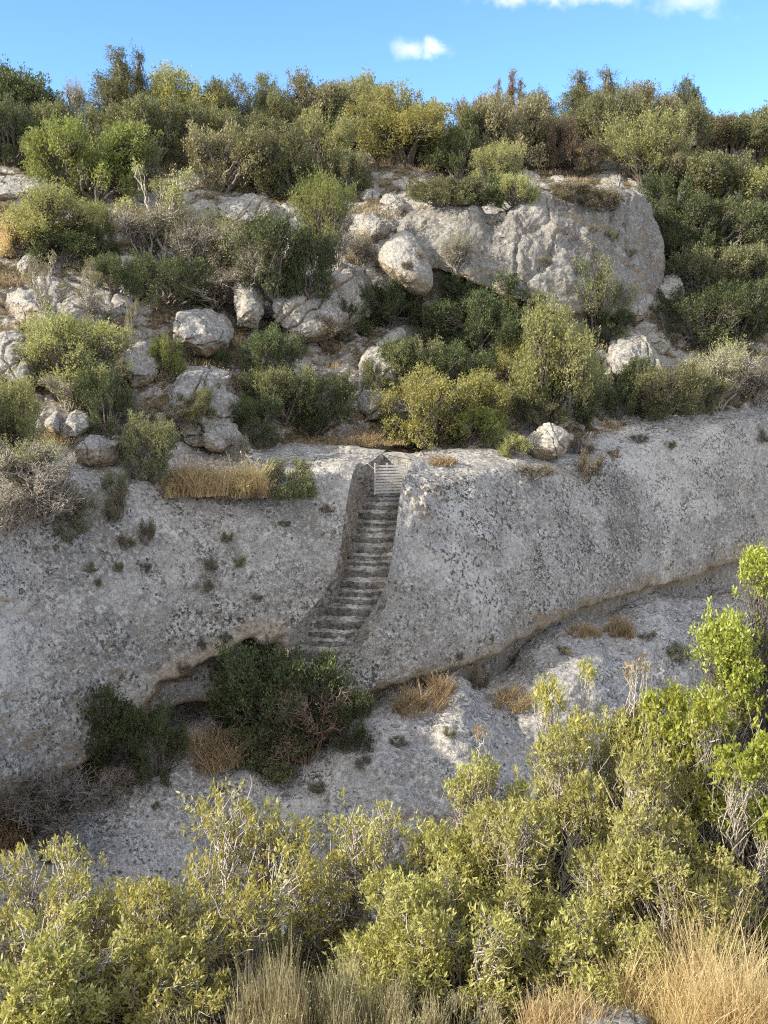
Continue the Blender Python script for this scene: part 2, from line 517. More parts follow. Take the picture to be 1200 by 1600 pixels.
face = add('rock_face', None); face['kind'] = 'structure'
tag(face, 'grey lichen-speckled limestone face the stairs are cut through', None)
sheet('face_left', GL, M['wall'], 2, face, np.clip(1 - np.abs(py_ - edge + 6) / 26, 0, 1) * np.clip((470 - px_) / 40, 0, 1) * np.clip((px_ - 200) / 60, 0, 1) * .9).name = 'rock_bulge'
sheet('face_right', GR, M['wall'], 2, face, np.clip(1 - np.abs(pz - .17) / (.075 + .02 * fbm(GR * .6, 2, 12)), 0, 1) * np.clip((GR[..., 0] + .2) / 1.5, 0, 1)).name = 'rock_bulge.001'

# ---- rock-cut staircase: side walls, back wall, steps
Svals = np.array([(430, 1075, 25.3), (446, 1045, 25.55), (470, 1008, 25.95), (492, 985, 26.25), (522, 930, 27.0), (540, 880, 27.75), (549, 842, 28.4), (563, 790, 29.3),
                  (575, 768, 29.8), (588, 738, 30.9), (599, 722, 31.5)], float)
Sp = at(*Svals.T)
Lp = GL[:, -1]
i0 = int(np.argmin(np.abs(Lp[:, 1] - 25.75) + 3 * (Lp[:, 2] < -10.2)))
Ltop = Lp[i0:]
sel = Ltop[:, 1] < 31.25
Ltop = Ltop[sel]
tL = np.linspace(0, 1, 260)
cl = np.r_[0, np.cumsum(np.linalg.norm(np.diff(Ltop, axis=0), axis=1))]; cl /= cl[-1]
cs = np.r_[0, np.cumsum(np.linalg.norm(np.diff(Sp, axis=0), axis=1))]; cs /= cs[-1]
A = np.stack([np.interp(tL, cl, Ltop[:, k]) for k in range(3)], -1)
Yq = np.clip(A[:, 1] + .05, Sp[0, 1], Sp[-1, 1])
B = np.stack([np.interp(Yq, Sp[:, 1], Sp[:, k]) for k in range(3)], -1)
B[:, 0] = np.maximum(B[:, 0], A[:, 0] + .08)
B[:, 2] = np.minimum(B[:, 2], A[:, 2] - .2) - .35
v_ = np.linspace(0, 1, 70)[:, None, None]
GW = A[None] * (1 - v_) + B[None] * v_
dn = .06 * np.sign(np.sin(GW[..., 1] * 15 + GW[..., 2] * 2.5 + 3 * fbm(GW * .8, 2, 24))) * np.abs(np.sin(GW[..., 1] * 15 + GW[..., 2] * 2.5 + 3 * fbm(GW * .8, 2, 24))) ** .4 + .09 * fbm(GW * np.array([1.2, 1.2, .8]), 3, 21) + .05 * fbm(GW * np.array([4.5, 4.5, 1.6]), 4, 22) + .035 * ridged(GW * np.array([3, 3, 6]), 3, 23)
GW[..., 0] += dn * np.clip(v_[..., 0] / .08, 0, 1)
stair = add('rock_cut_staircase', None, loc=tuple(Sp[0]))
tag(stair, 'steep worn staircase cut into the limestone, rising to a wooden gate', 'staircase')
off = Sp[0]
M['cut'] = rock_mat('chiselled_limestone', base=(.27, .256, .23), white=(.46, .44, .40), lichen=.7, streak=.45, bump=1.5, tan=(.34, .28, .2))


def part_sheet(name, G, mat, parent, origin, smooth=True):
    me = mk_mesh(name, (G - origin).reshape(-1, 3), [grid_faces(*G.shape[:2])], mat, smooth)
    return add(name, me, parent)


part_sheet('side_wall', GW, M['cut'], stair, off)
# right side wall falls from the edge of the right face
Rp = GR[:, 0]
selr = (Rp[:, 1] > 25.15) & (np.arange(len(Rp)) > 60) & (Rp[:, 1] < 31.0)
Rt = Rp[selr]
GW2 = Rt[None] + v_ * np.array([.12, .12, -1.75])
GW2[..., 0] += (.05 * fbm(GW2 * 2.5, 4, 25)) * np.clip(v_[..., 0] / .08, 0, 1)
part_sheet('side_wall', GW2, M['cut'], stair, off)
# back wall and the little sill of ledge behind the gate
bl = GL[np.argmin(np.abs(GL[:, -1, 1] - 31.15)), -1]
br = GR[np.argmin(np.abs(GR[:, 0, 1] - 30.7)), 0]
tt = np.linspace(-.04, 1.04, 70)[None, :, None]
top = bl * (1 - tt) + br * tt
GB = top + np.linspace(0, 1, 40)[:, None, None] * np.array([0, -.25, -1.3])
GB[..., 1] += .10 * fbm(GB * 2.6, 4, 27)
GB[..., 2] += .05 * fbm(top * 2.2, 3, 28)
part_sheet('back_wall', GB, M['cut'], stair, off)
apex = (GL[-40, -1] + GR[-40, 0]) / 2 + np.array([0, .25, -.02])
GT = GB[0][None] * (1 - np.linspace(0, 1, 50)[:, None, None]) + (apex + np.array([1, 0, 0]) * np.linspace(-.25, .25, 70)[:, None])[None] * np.linspace(0, 1, 50)[:, None, None]
GT[..., 2] += .03 * fbm(GT * 3, 3, 29) * np.linspace(0, 1, 50)[:, None] + .015
part_sheet('sill', GT, M['wall'], stair, off)

NST = 27
ys = np.linspace(25.35, 31.3, NST + 1)
rs = np.random.default_rng(5)
for k in range(NST):
    y0, y1 = ys[k] + (.05 * math.sin(k * 4.7) if k else 0), ys[k + 1] + .05 * math.sin((k + 1) * 4.7)
    ym = (y0 + y1) / 2
    L = np.array([np.interp(ym, Sp[:, 1], Sp[:, j]) for j in range(3)])
    Lb = np.array([np.interp(min(y1, 31.5), Sp[:, 1], Sp[:, j]) for j in range(3)])
    z1 = np.interp(y1 - .1, Sp[:, 1], Sp[:, 2]) - .05
    z0 = np.interp(y0 - .1, Sp[:, 1], Sp[:, 2]) - .05 - .35
    wd = np.interp(ym, [25.4, 27, 29.4, 31.4], [1.75, 1.75, 1.35, 1.05])
    x0 = L[0] - .30
    nx = 60
    xs = np.linspace(x0, x0 + wd + .3, nx)
    # profile: buried back, tread, rounded worn nose, riser, buried foot; treads slope outwards with wear
    sl_ = .06 + .04 * rs.random()
    prof = [(y1 + .25, z1 - .4), (y1 + .25, z1 + .03), (y1, z1 + .02)] + [(lerp(y1, y0, f), z1 + .02 - sl_ * f) for f in (.2, .4, .6, .78, .9)] + \
           [(y0 - .005, z1 - sl_ - .02), (y0 - .02, z1 - sl_ - .06)] + [(y0 - .03, lerp(z1 - .12, z0, f)) for f in (.15, .3, .5, .75, 1)] + [(y0 + .2, z0 - .05)]
    P = np.array(prof)
    G = np.stack([np.broadcast_to(xs, (len(P), nx)), np.broadcast_to(P[:, :1], (len(P), nx)), np.broadcast_to(P[:, 1:], (len(P), nx))], -1).copy()
    # steps run slightly askew to the cut
    G[..., 1] += (G[..., 0] - x0) * -.06
    wear = np.exp(-((xs - (x0 + .3 + wd * .45)) / (.25 * wd)) ** 2)
    G[..., 2] -= .035 * wear[None] * (np.arange(len(P))[:, None] < 10)
    G[..., 1] += .055 * fbm(G * np.array([1.8, 1, 3.0]) + k * 5, 4, 33)
    G[..., 2] += .04 * fbm(G * np.array([2.5, 2.5, 1]) + k * 3, 4, 34)
    nr_ = len(P)
    Fq = [grid_faces(nr_, nx)]
    capi = np.arange(nr_)
    V = (G - off).reshape(-1, 3)
    capL = np.stack([capi[1:-1] * nx, capi[2:] * nx, np.full(nr_ - 2, 0)], -1)
    capR = np.stack([capi[1:-1] * nx + nx - 1, np.full(nr_ - 2, nx - 1), capi[2:] * nx + nx - 1], -1)
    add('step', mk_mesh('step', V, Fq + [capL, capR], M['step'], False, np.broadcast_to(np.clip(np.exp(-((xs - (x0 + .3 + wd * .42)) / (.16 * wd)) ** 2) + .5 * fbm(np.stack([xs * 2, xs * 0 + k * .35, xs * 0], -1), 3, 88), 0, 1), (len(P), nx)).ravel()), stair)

# ---- lower shelf of rock in front of the undercut
sc = [(-420, 1560, 13.0), (-180, 1450, 16.4), (0, 1352, 18.8), (110, 1312, 20.2), (180, 1264, 21.2), (240, 1213, 22.2), (300, 1184, 23.0), (385, 1178, 23.7), (480, 1176, 24.1), (560, 1142, 24.5), (610, 1118, 24.8),
      (660, 1104, 25.2), (720, 1086, 25.8), (770, 1108, 26.3), (815, 1090, 27.2), (850, 1030, 28.4), (900, 1000, 29.6), (960, 992, 31.2), (1010, 966, 32.8), (1060, 957, 34.2), (1120, 948, 35.8), (1250, 920, 39), (1450, 880, 44)]
net = [[], [], [], [], [], [], []]
for px, py, Y in sc:
    p = at(px, py, Y)
    net[0].append(p + np.array([-.4, 4.6, .0]))
    net[1].append(p + np.array([0, 1.3, -.04]))
    net[2].append(p)
    net[3].append(p + np.array([.1, -1.3, -.40]))
    net[4].append(p + np.array([.25, -2.6, -1.35]))
    net[5].append(p + np.array([.3, -4.0, -3.6]))
    net[6].append(p + np.array([.3, -6.5, -5.5]))
GS = surf(np.array(net), 300, 640)
GS = weather(GS, 1.35, 51, pits=1.8)
GS[..., 2] += .10 * np.clip(ridged(GS * np.array([.5, .5, 4.0]) + .3 * fbm(GS, 2, 62)[..., None], 2, 61), -.6, .4)
tag(sheet('rock_shelf', GS, M['shelf'], 2), 'low rounded shelf of limestone along the foot of the face', None, kind='structure')

# ---- hillside above the ledge up to the crest and beyond
hc = {-420: ((740, 20.0), (650, 24), (560, 28), (450, 31), (310, 39), (222, 52)), -160: ((718, 23.2), (625, 27.5), (530, 31.5), (430, 35.5), (300, 42), (222, 55)),
      0: ((705, 25.4), (600, 29.5), (505, 33), (425, 37), (285, 44), (222, 58)), 150: ((692, 27.6), (590, 31.2), (500, 35), (415, 39), (300, 45), (222, 59)),
      300: ((699, 29.8), (590, 33), (505, 36.4), (405, 41), (315, 46), (222, 60)), 450: ((696, 32), (590, 35.5), (512, 39.2), (412, 43), (300, 49), (222, 62)),
      600: ((697, 33.4), (585, 37.6), (512, 41.4), (365, 45), (280, 51), (222, 64)), 750: ((696, 34.2), (590, 38.6), (500, 42.6), (350, 46.5), (270, 54), (222, 66)),
      900: ((684, 37.2), (600, 40.2), (505, 44), (345, 48.5), (262, 56), (218, 68)), 1050: ((646, 40.2), (580, 43), (490, 46.6), (350, 52), (252, 59), (214, 70)),
      1200: ((631, 43.6), (560, 46.5), (470, 50), (360, 54), (252, 61), (214, 72)), 1460: ((612, 50.5), (550, 53), (450, 56), (350, 60), (250, 68), (214, 78))}
HX = np.array(sorted(hc), float)
net = [[] for _ in range(9)]
for px in HX:
    rws = hc[int(px)]
    p0 = at(px, rws[0][0] + 2, rws[0][1] - .6)
    net[0].append(p0 + np.array([0, -1.2, -.75]))
    for k, (py, Y) in enumerate(rws): net[1 + k].append(at(px, py, Y))
    c = at(px, *rws[-1])
    net[7].append(c + np.array([0, 14, 1.2]))
    net[8].append(c + np.array([0, 300, -30]))
hn = np.array(net)
# resample: fine rows up to the crest, few beyond
GH = surf(hn[:8], 560, 760)
nH = normals(GH)
amp = np.ones(GH.shape[:2]); amp[:20] *= np.linspace(.15, 1, 20)[:, None]
dH = .55 * fbm(GH * .22, 3, 101) + .30 * ridged(GH * np.array([.5, .5, .8]), 4, 102) + .12 * fbm(GH * 1.7, 4, 103) + .05 * fbm(GH * 5, 3, 104)
GH = GH + nH * (dH * amp)[..., None] * (1 if nH[280, 380, 2] > 0 else -1)
hill = sheet('hillside', GH, M['slope'], 2); tag(hill, 'rocky scrub-covered hillside rising above the ledge to the crest', None, kind='structure')
# ground falling away behind the crest, far out to the horizon
cr = GH[-1][::8]
back = np.stack([cr + np.array([0, 0, -.1]), cr + np.array([0, 25, -2]), cr * np.array([2.2, 1, 1]) + np.array([0, 160, -14]), cr * np.array([14, 1, 0]) + np.array([0, 1500, -14])])
GK = surf(back, 60, 120)
tag(sheet('plateau', GK, M['slope'], 1), 'plateau of scrub running away behind the crest', None, kind='structure')


def hillY(px, py):
    cols = []
    for c in HX:
        r_ = hc[int(c)]
        cols.append(np.interp(-py, [-a for a, b in r_], [b for a, b in r_]))
    return float(np.interp(px, HX, cols))


# ---- near bank the camera stands on
def bankz(x, y):
    z = np.interp(y, [-60, -14, -2, 0, 2, 4, 5.5, 7, 9, 12, 16, 22], [6, 1.0, -1.5, -1.66, -2.1, -3.42, -4.65, -5.75, -7.2, -9.8, -13.0, -15.5])
    return z + .05 * (np.abs(x) > 3) * (np.abs(x) - 3) * np.clip((10 - y) / 10, 0, 1)


bx, by = np.meshgrid(np.concatenate([np.linspace(-45, -5, 60), np.linspace(-4.9, 4.9, 240), np.linspace(5, 45, 60)]), np.concatenate([np.linspace(-60, 1, 50), np.linspace(1.2, 9, 200), np.linspace(9.2, 22, 80)]))
bz = bankz(bx, by)
GN = np.stack([bx, by, bz], -1)
GN[..., 2] += (.16 * fbm(GN * .6, 3, 201) + .06 * fbm(GN * 2.4, 4, 202) + .02 * fbm(GN * 9, 3, 203)) * np.clip((np.hypot(bx, by) - .3) / 2, .2, 1)
M['soil'], t_ = new_mat('dry_soil')
tcn_ = t_.n('ShaderNodeTexCoord').outputs['Object']
n1_, n2_ = t_.noise(tcn_, 1.6, 6, .6), t_.noise(tcn_, 18, 5, .7)
c_ = t_.mix(t_.ramp(n1_, .35, .65), (.14, .10, .06, 1), (.27, .21, .13, 1))
c_ = t_.mix(t_.math('MULTIPLY', t_.ramp(n2_, .45, .65), .7), c_, (.36, .30, .21, 1))
bp_ = t_.n('ShaderNodeBump', inp={'Height': n2_, 'Strength': .8, 'Distance': .05})
out(t_, t_.n('ShaderNodeBsdfPrincipled', inp={'Base Color': c_, 'Roughness': .95, 'Normal': bp_.outputs[0]}))
tag(sheet('near_bank', GN, M['soil'], 2), 'dry earth bank falling away below the camera', None, kind='structure')
# valley floor under everything
vx, vy = np.meshgrid(np.linspace(-700, 700, 60), np.linspace(-300, 900, 60))
GV = np.stack([vx, vy, np.full_like(vx, -17.5)], -1)
GV[..., 2] += .4 * fbm(GV * .05, 3, 9)
tag(sheet('ground', GV, M['soil'], 1), 'valley floor', None, kind='structure')


# ================================================================== ROCKS
def nrm3(a): return a / np.linalg.norm(a, axis=-1, keepdims=True)


def outline_rock(poly, label, T=None, Yoff=0.0, tilt=None, amp=1.0, mat='boulder', name='boulder', cat='boulder', group=None, nth=220, nrho=64, seed=None, kind=None, Yc=None, yaw=None, sq=2.6, sharp=1.0):
    """A rock whose silhouette follows poly (photo pixels), with real depth T and a closed back."""
    P = np.array(poly, float)
    seed = seed or int(P.sum()) % 9973
    n = len(P)
    seg = np.r_[0, np.cumsum(np.linalg.norm(np.diff(np.r_[P, P[:1]], axis=0), axis=1))]
    per = np.r_[P[-2:], P, P[:3]]
    ts = np.r_[seg[0] - (seg[-1] - seg[-3]), seg[0] - (seg[-1] - seg[-2]), seg, seg[-1] + seg[1], seg[-1] + seg[2]]
    O = hermite(ts, per, np.linspace(0, seg[-1], nth, endpoint=False))
    c = (P.min(0) + P.max(0)) / 2
    h_px = P[:, 1].max() - P[:, 1].min()
    w_px = P[:, 0].max() - P[:, 0].min()
    yb, yt = hillY(c[0], P[:, 1].max() - 2), hillY(c[0], P[:, 1].min() + 2)
    if Yc is None: Yc = lerp(yb, yt, .35) + Yoff - (.75 if Yoff > -.5 else .2)
    if tilt is None: tilt = (yt - yb) * .8
    if T is None: T = .36 * min(w_px, h_px) / F * Yc + .25
    rho = np.sin(np.linspace(0, 1, nrho) * math.pi / 2)[:, None, None]
    rings = c + rho * (O[None] - c)
    dep = T * (1 - rho[..., 0] ** sq) ** (1 / sq)
    yaw_ = hillY(P[:, 0].max(), P[:, 1].max()) - hillY(P[:, 0].min(), P[:, 1].max()) if yaw is None else yaw
    Yb = Yc + tilt * (c[1] - rings[..., 1]) / max(h_px, 1) + yaw_ * (rings[..., 0] - c[0]) / max(w_px, 1)
    front = at(rings[..., 0], rings[..., 1], Yb - dep)
    backr = (at(rings[..., 0], rings[..., 1], Yb) + dep[..., None] * np.array([0, .9, -.15]))[::-1][1:]
    G = np.concatenate([front, backr])                     # centre -> rim -> back centre
    n_ = normals(np.concatenate([G, G[:, :1]], 1))[:, :-1]
    cen = G.mean((0, 1))
    s = np.sign(((G - cen) * n_).sum(-1).mean())
    k = min(1.6, max(.35, h_px / F * Yc / 1.6))
    G = G + n_ * s * (amp * k * (.26 * fbm(G * (.6 / k), 3, seed) + .14 * sharp * ridged(G * np.array([.8, .8, 1.2]) / k, 2, seed + 1)))[..., None]
    # broken along planes: flat fracture faces meeting at edges
    rs_ = np.random.default_rng(seed)
    for _ in range(16):
        dr = rs_.normal(size=3) * np.array([1, .9, .9]); dr[1] = -abs(dr[1]); dr /= np.linalg.norm(dr)
        q = (G - cen) @ dr
        lim = np.quantile(q, rs_.uniform(.86, .985))
        G = G - (np.clip(q - lim, 0, None) * .85 * min(1, .4 + sharp * .5))[..., None] * dr
    n_ = normals(np.concatenate([G, G[:, :1]], 1))[:, :-1]
    d = .07 * ridged(G * np.array([1.6, 1.6, 2.6]), 3, seed + 8) + .06 * fbm(G * 2.6, 4, seed + 2) + .03 * fbm(G * 8, 3, seed + 4)
    fr_ = nrm3(rs_.normal(size=(4, 3)) * np.array([1, .3, .7]))
    for q_ in (fr_ if sharp > 0 else fr_[:0]):                                         # a few joints running right through
        a_ = (G - cen) @ q_ + .22 * k * fbm(G * .9 / k, 3, seed + 9)
        d = d - (.12 if T < 1.8 else .05) * k * np.clip(1 - np.abs(a_ - rs_.uniform(-.7, .7) * k) / (.03 * k), 0, 1)
    G = G + n_ * s * (d * min(1, .35 + .5 * k) * min(1, .3 + amp))[..., None]
    V = G.reshape(-1, 3)
    base = np.array([cen[0], cen[1], V[:, 2].min()])
    Fq = grid_faces(G.shape[0], nth, True)
    if s < 0: Fq = Fq[:, ::-1]
    me = mk_mesh(name, V - base, [Fq], M[mat], True)
    o = add(name, me, None, tuple(base))
    tag(o, label, cat if kind != 'structure' else None, group, kind)
    g2 = G[::3, ::3]
    reg(g2, grid_faces(g2.shape[0], g2.shape[1], True))
    return o


# ---- the long cliff band on the right: a steep face with a rounded brow, turning back into the slope at both ends
cc = []
for px, bp, lp, dy, rec in ((612, 402, 372, 2.2, 1.2), (622, 408, 364, 0.2, 1.3), (645, 414, 346, -1.2, 1.2), (690, 424, 337, -1.8, 1.3), (735, 436, 331, -2.0, 1.2), (762, 452, 346, -1.5, 1.0), (790, 464, 340, -1.8, 1.3), (835, 474, 318, -2.0, 1.8),
                            (885, 482, 306, -1.9, 2.2), (935, 490, 306, -1.5, 2.4), (975, 497, 314, -0.9, 2.3), (1004, 500, 328, 0.0, 2.0), (1022, 500, 350, 1.2, 1.6), (1031, 500, 372, 1.4, 1.3), (1036, 496, 392, 3.6, 1.0)):
    Yb = hillY(px, bp) + dy - .9
    Yt = Yb + rec
    Yk = max(hillY(px, lp) + .2, Yt + 1.5)
    cc.append(face_column(px, bp, Yb, lp, Yt, lp - (8 if 640 < px < 1010 else 3), Yk, .8))
GC = surf(np.array(cc).transpose(1, 0, 2), 260, 520)
GC = weather(GC, 1.5, 63, pits=1.6)
nC = normals(GC)
nC *= np.sign(-nC[130, 260, 1])
GC = GC + nC * (.32 * fbm(GC * np.array([.5, .5, .3]), 3, 64) + .10 * ridged(GC * np.array([.9, .9, .5]), 3, 65) - .16 * np.clip(1 - np.abs(perlin(GC * np.array([.45, .45, .2]), 66)) / .03, 0, 1))[..., None]
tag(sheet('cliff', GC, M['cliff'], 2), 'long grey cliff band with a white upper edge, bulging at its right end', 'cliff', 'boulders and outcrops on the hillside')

BL = 'boulders and outcrops on the hillside'
rocks = [
 # (outline, label, options)
 ([(822,690),(830,668),(852,661),(878,664),(890,682),(891,710),(880,726),(858,729),(832,718),(822,706)], 'rounded pale boulder standing alone on the ledge right of the gate', dict(Yc=34.3, T=.75, tilt=.1, amp=.55, yaw=0, mat='paleboulder', name='boulder', sq=2.2)),
 ([(560,262),(576,254),(604,252),(630,256),(640,270),(630,286),(606,296),(592,288),(588,276),(572,268)], 'broken boulder with a sunlit tan overhang, on the upper skyline of outcrops', dict(amp=.8)),
 ([(556,300),(562,272),(584,282),(600,300),(594,318),(570,322)], 'dark slab leaning under the tan overhanging boulder', dict(amp=.7)),
 ([(592,312),(612,300),(632,314),(634,336),(620,342),(600,334)], 'grey rounded boulder below the tan overhanging boulder', dict(amp=.7)),
 ([(640,308),(652,300),(668,304),(671,324),(656,332),(641,326)], 'squat grey boulder tucked beside dark scrub', dict(amp=.7)),
 ([(588,392),(600,370),(622,358),(640,364),(655,380),(668,405),(675,435),(668,458),(655,468),(636,460),(618,440),(600,425)], 'large white egg-shaped boulder above the bowl', dict(T=1.3, Yoff=-2.4, amp=.3, sharp=.0)),
 ([(560,345),(585,336),(606,344),(610,362),(596,376),(570,372)], 'grey rock block behind the egg-shaped boulder', dict(amp=.8)),
 ([(505,285),(520,276),(538,286),(543,306),(532,320),(512,312)], 'rounded grey rock behind the bare-branched green tree', dict(amp=.7)),
 ([(308,330),(325,308),(352,298),(385,296),(420,302),(445,318),(468,322),(470,345),(440,352),(400,352),(360,346),(330,344)], 'wide cracked pale outcrop between shrubs', dict(T=1.3, amp=1.1)),
 ([(-60,300),(-10,276),(40,274),(80,284),(92,298),(70,306),(20,312),(-40,318)], 'flat pale slab at the left end of the upper slope', dict(T=.9, amp=.6)),
 ([(250,500),(268,484),(300,480),(335,484),(358,496),(362,520),(352,545),(330,560),(306,552),(290,540),(262,535)], 'bright block outcrop with a tan broken flank', dict(T=1.3, Yoff=-.7, amp=1.0)),
 ([(355,440),(375,424),(400,422),(418,440),(416,470),(412,505),(395,528),(372,522),(360,490)], 'upright outcrop with tan fractured underside', dict(T=1.2, Yoff=-.4, amp=1.1)),
 ([(405,460),(440,440),(500,420),(560,415),(590,440),(580,490),(545,530),(500,545),(450,548),(415,530)], 'broad shaded cliff band behind dark shrubs', dict(T=1.2, amp=1.3, name='outcrop')),
 ([(182,575),(200,545),(222,536),(242,552),(247,580),(236,602),(212,612),(188,604)], 'round boulder with curved crack beside the pale olive', dict(T=.8, Yoff=-.6, amp=.7)),
 ([(232,615),(262,570),(300,550),(335,552),(356,580),(362,612),(388,622),(385,655),(350,690),(300,700),(262,680),(248,650)], 'craggy bluish-white outcrop in shade', dict(T=1.1, Yoff=-.5, amp=1.5, name='outcrop')),
 ([(300,690),(310,665),(345,655),(372,668),(372,700),(345,712),(310,708)], 'low rock foot under the craggy outcrop', dict(T=.7, amp=1.0)),
 ([(72,655),(90,642),(92,668),(90,682),(74,680)], 'narrow block left of the vertical crack', dict(T=.6, amp=.4)),
 ([(93,645),(130,643),(142,662),(140,676),(110,682),(92,680)], 'grey block right of the vertical crack', dict(T=.6, amp=.5)),
 ([(86,690),(120,678),(170,684),(205,700),(215,725),(190,740),(140,735),(100,715)], 'flat pale stepped slab beside the twiggy grey bush', dict(T=.9, Yc=26.6, amp=.9)),
 ([(-40,470),(0,448),(60,440),(120,450),(190,462),(225,490),(215,530),(150,530),(60,520),(-20,515)], 'broad flat bluish slab under the spindly dry saplings', dict(T=1.4, amp=1.3, name='outcrop')),
 ([(-30,545),(0,520),(45,530),(60,560),(50,600),(10,610),(-25,590)], 'dark rock in shade at the left behind the olives', dict(T=1.0, amp=1.1)),
 ([(172,412),(190,394),(214,402),(216,428),(196,436),(176,430)], 'small grey boulder between two dark shrubs', dict(amp=.7)),
 ([(176,450),(196,438),(218,442),(222,462),(200,470),(180,464)], 'angular grey rock below the small boulder', dict(amp=.8)),
 ([(20,410),(36,396),(54,402),(58,424),(40,432),(22,424)], 'knobbly rock at the foot of the pale shrub', dict(amp=.8)),
 ([(242,385),(252,378),(266,388),(268,402),(250,404)], 'little tan rock in the twiggy shrubs', dict(amp=.6)),
 # the large cliff on the right
 ([(965,470),(1000,455),(1022,460),(1020,490),(1005,506),(975,505),(960,490)], 'overhanging lower lip of the large cliff', dict(T=1.0, Yoff=-.4, amp=1.0)),
 ([(800,275),(815,264),(840,266),(860,282),(855,298),(835,306),(812,300)], 'rounded boulder on the left shoulder of the large cliff', dict(amp=.7)),
 ([(812,310),(840,300),(858,312),(850,334),(826,340),(808,328)], 'rock nose below the shoulder boulder', dict(amp=.8)),
 ([(862,282),(880,272),(900,282),(904,296),(884,302),(866,296)], 'flat boulder near the middle of the cliff top', dict(amp=.6)),
 ([(928,262),(940,250),(958,248),(968,258),(962,272),(946,280),(932,274)], 'smooth egg-like boulder perched on the cliff top', dict(amp=.4, T=.75, Yoff=-.4)),
 ([(938,284),(955,270),(985,266),(996,280),(990,300),(965,306),(945,298)], 'stacked boulder under the perched egg-like one', dict(amp=.7)),
 ([(1110,246),(1118,238),(1126,246),(1126,264),(1114,268)], 'upright rock sliver near the right skyline', dict(amp=.5)),
 ([(1128,250),(1140,236),(1165,234),(1182,246),(1176,264),(1150,270),(1132,264)], 'twin grey boulder near the right skyline', dict(amp=.7)),
 ([(1030,440),(1045,420),(1065,424),(1076,450),(1070,480),(1045,488),(1030,470)], 'smooth pale runnel of rock right of the large cliff', dict(T=.6, amp=.5)),
 ([(1125,430),(1140,410),(1160,420),(1158,446),(1138,452)], 'pale rock between dark shrubs on the right slope', dict(amp=.7)),
 ([(1160,310),(1185,298),(1215,304),(1220,322),(1190,330),(1165,324)], 'layered pale rock at the right edge', dict(amp=.7)),
 ([(1150,390),(1180,378),(1215,390),(1218,420),(1185,428),(1155,415)], 'grey rock at the right edge lower down', dict(amp=.7)),
 ([(655,478),(670,466),(695,472),(700,490),(680,500),(660,494)], 'small white rock under the egg-shaped boulder', dict(amp=.8)),
 ([(550,575),(570,545),(600,515),(630,500),(650,510),(640,545),(625,590),(620,640),(600,670),(570,672),(555,640)], 'pale bare rock ramp in the middle of the bowl', dict(T=.7, amp=1.0, Yoff=.3, name='outcrop')),
 ([(925,600),(940,565),(960,530),(985,515),(1010,525),(1035,555),(1065,575),(1060,600),(1000,605),(960,612)], 'pale layered rock slope below the large cliff', dict(T=.8, amp=1.3, Yoff=.3, name='outcrop')),
 ([(55,1318),(75,1300),(110,1295),(130,1310),(128,1345),(95,1360),(60,1350)], 'tan boulder among dry stems at the foot of the left face', dict(Yc=19.8, tilt=.3, T=.6, amp=.7)),
 ([(905,1590),(930,1580),(965,1576),(1000,1584),(1020,1598),(990,1640),(930,1640),(900,1610)], 'pale stone half buried in dry grass at the bottom edge', dict(Yc=4.0, tilt=.6, T=.22, amp=.12, yaw=0, sharp=.2)),
]
for poly, label, kw in rocks:
    outline_rock(poly, label, **dict(dict(group=BL), **kw))


# ================================================================== PLANTS
def nrm(a): return a / (np.linalg.norm(a, axis=-1, keepdims=True) + 1e-9)


def tubes(P0, P1, P2, r0, r1, nseg=5, nside=5, wob=0.0, rng=None):
    """Curved tapered tubes, all at once. Returns vertices and quads."""
    n = len(P0)
    if n == 0: return np.zeros((0, 3)), np.zeros((0, 4), int)
    t = np.linspace(0, 1, nseg + 1)[None, :, None]
    C = (1 - t) ** 2 * P0[:, None] + 2 * t * (1 - t) * P1[:, None] + t * t * P2[:, None]
    if wob and rng is not None:
        L = np.linalg.norm(P2 - P0, axis=-1)[:, None, None]
        C[:, 1:-1] += rng.normal(size=(n, nseg - 1, 3)) * wob * L
    T = nrm(np.gradient(C, axis=1))
    ref = np.where(np.abs(T[..., 2:3]) > .9, np.array([1., 0, 0]), np.array([0, 0, 1.]))
    U = nrm(np.cross(T, ref)); Vv = np.cross(T, U)
    r = (np.asarray(r0).reshape(-1, 1) * (1 - t[0, :, 0]) + np.asarray(r1).reshape(-1, 1) * t[0, :, 0])[..., None, None]
    a = np.linspace(0, 2 * math.pi, nside, endpoint=False)
    ring = C[:, :, None] + r * (np.cos(a)[:, None] * U[:, :, None] + np.sin(a)[:, None] * Vv[:, :, None])
    V = ring.reshape(-1, 3)
    i = (np.arange(n) * (nseg + 1) * nside)[:, None, None]
    s = (np.arange(nseg) * nside)[None, :, None]
    k = np.arange(nside)[None, None, :]; k2 = (k + 1) % nside
    return V, np.stack([i + s + k, i + s + k2, i + s + nside + k2, i + s + nside + k], -1).reshape(-1, 4)


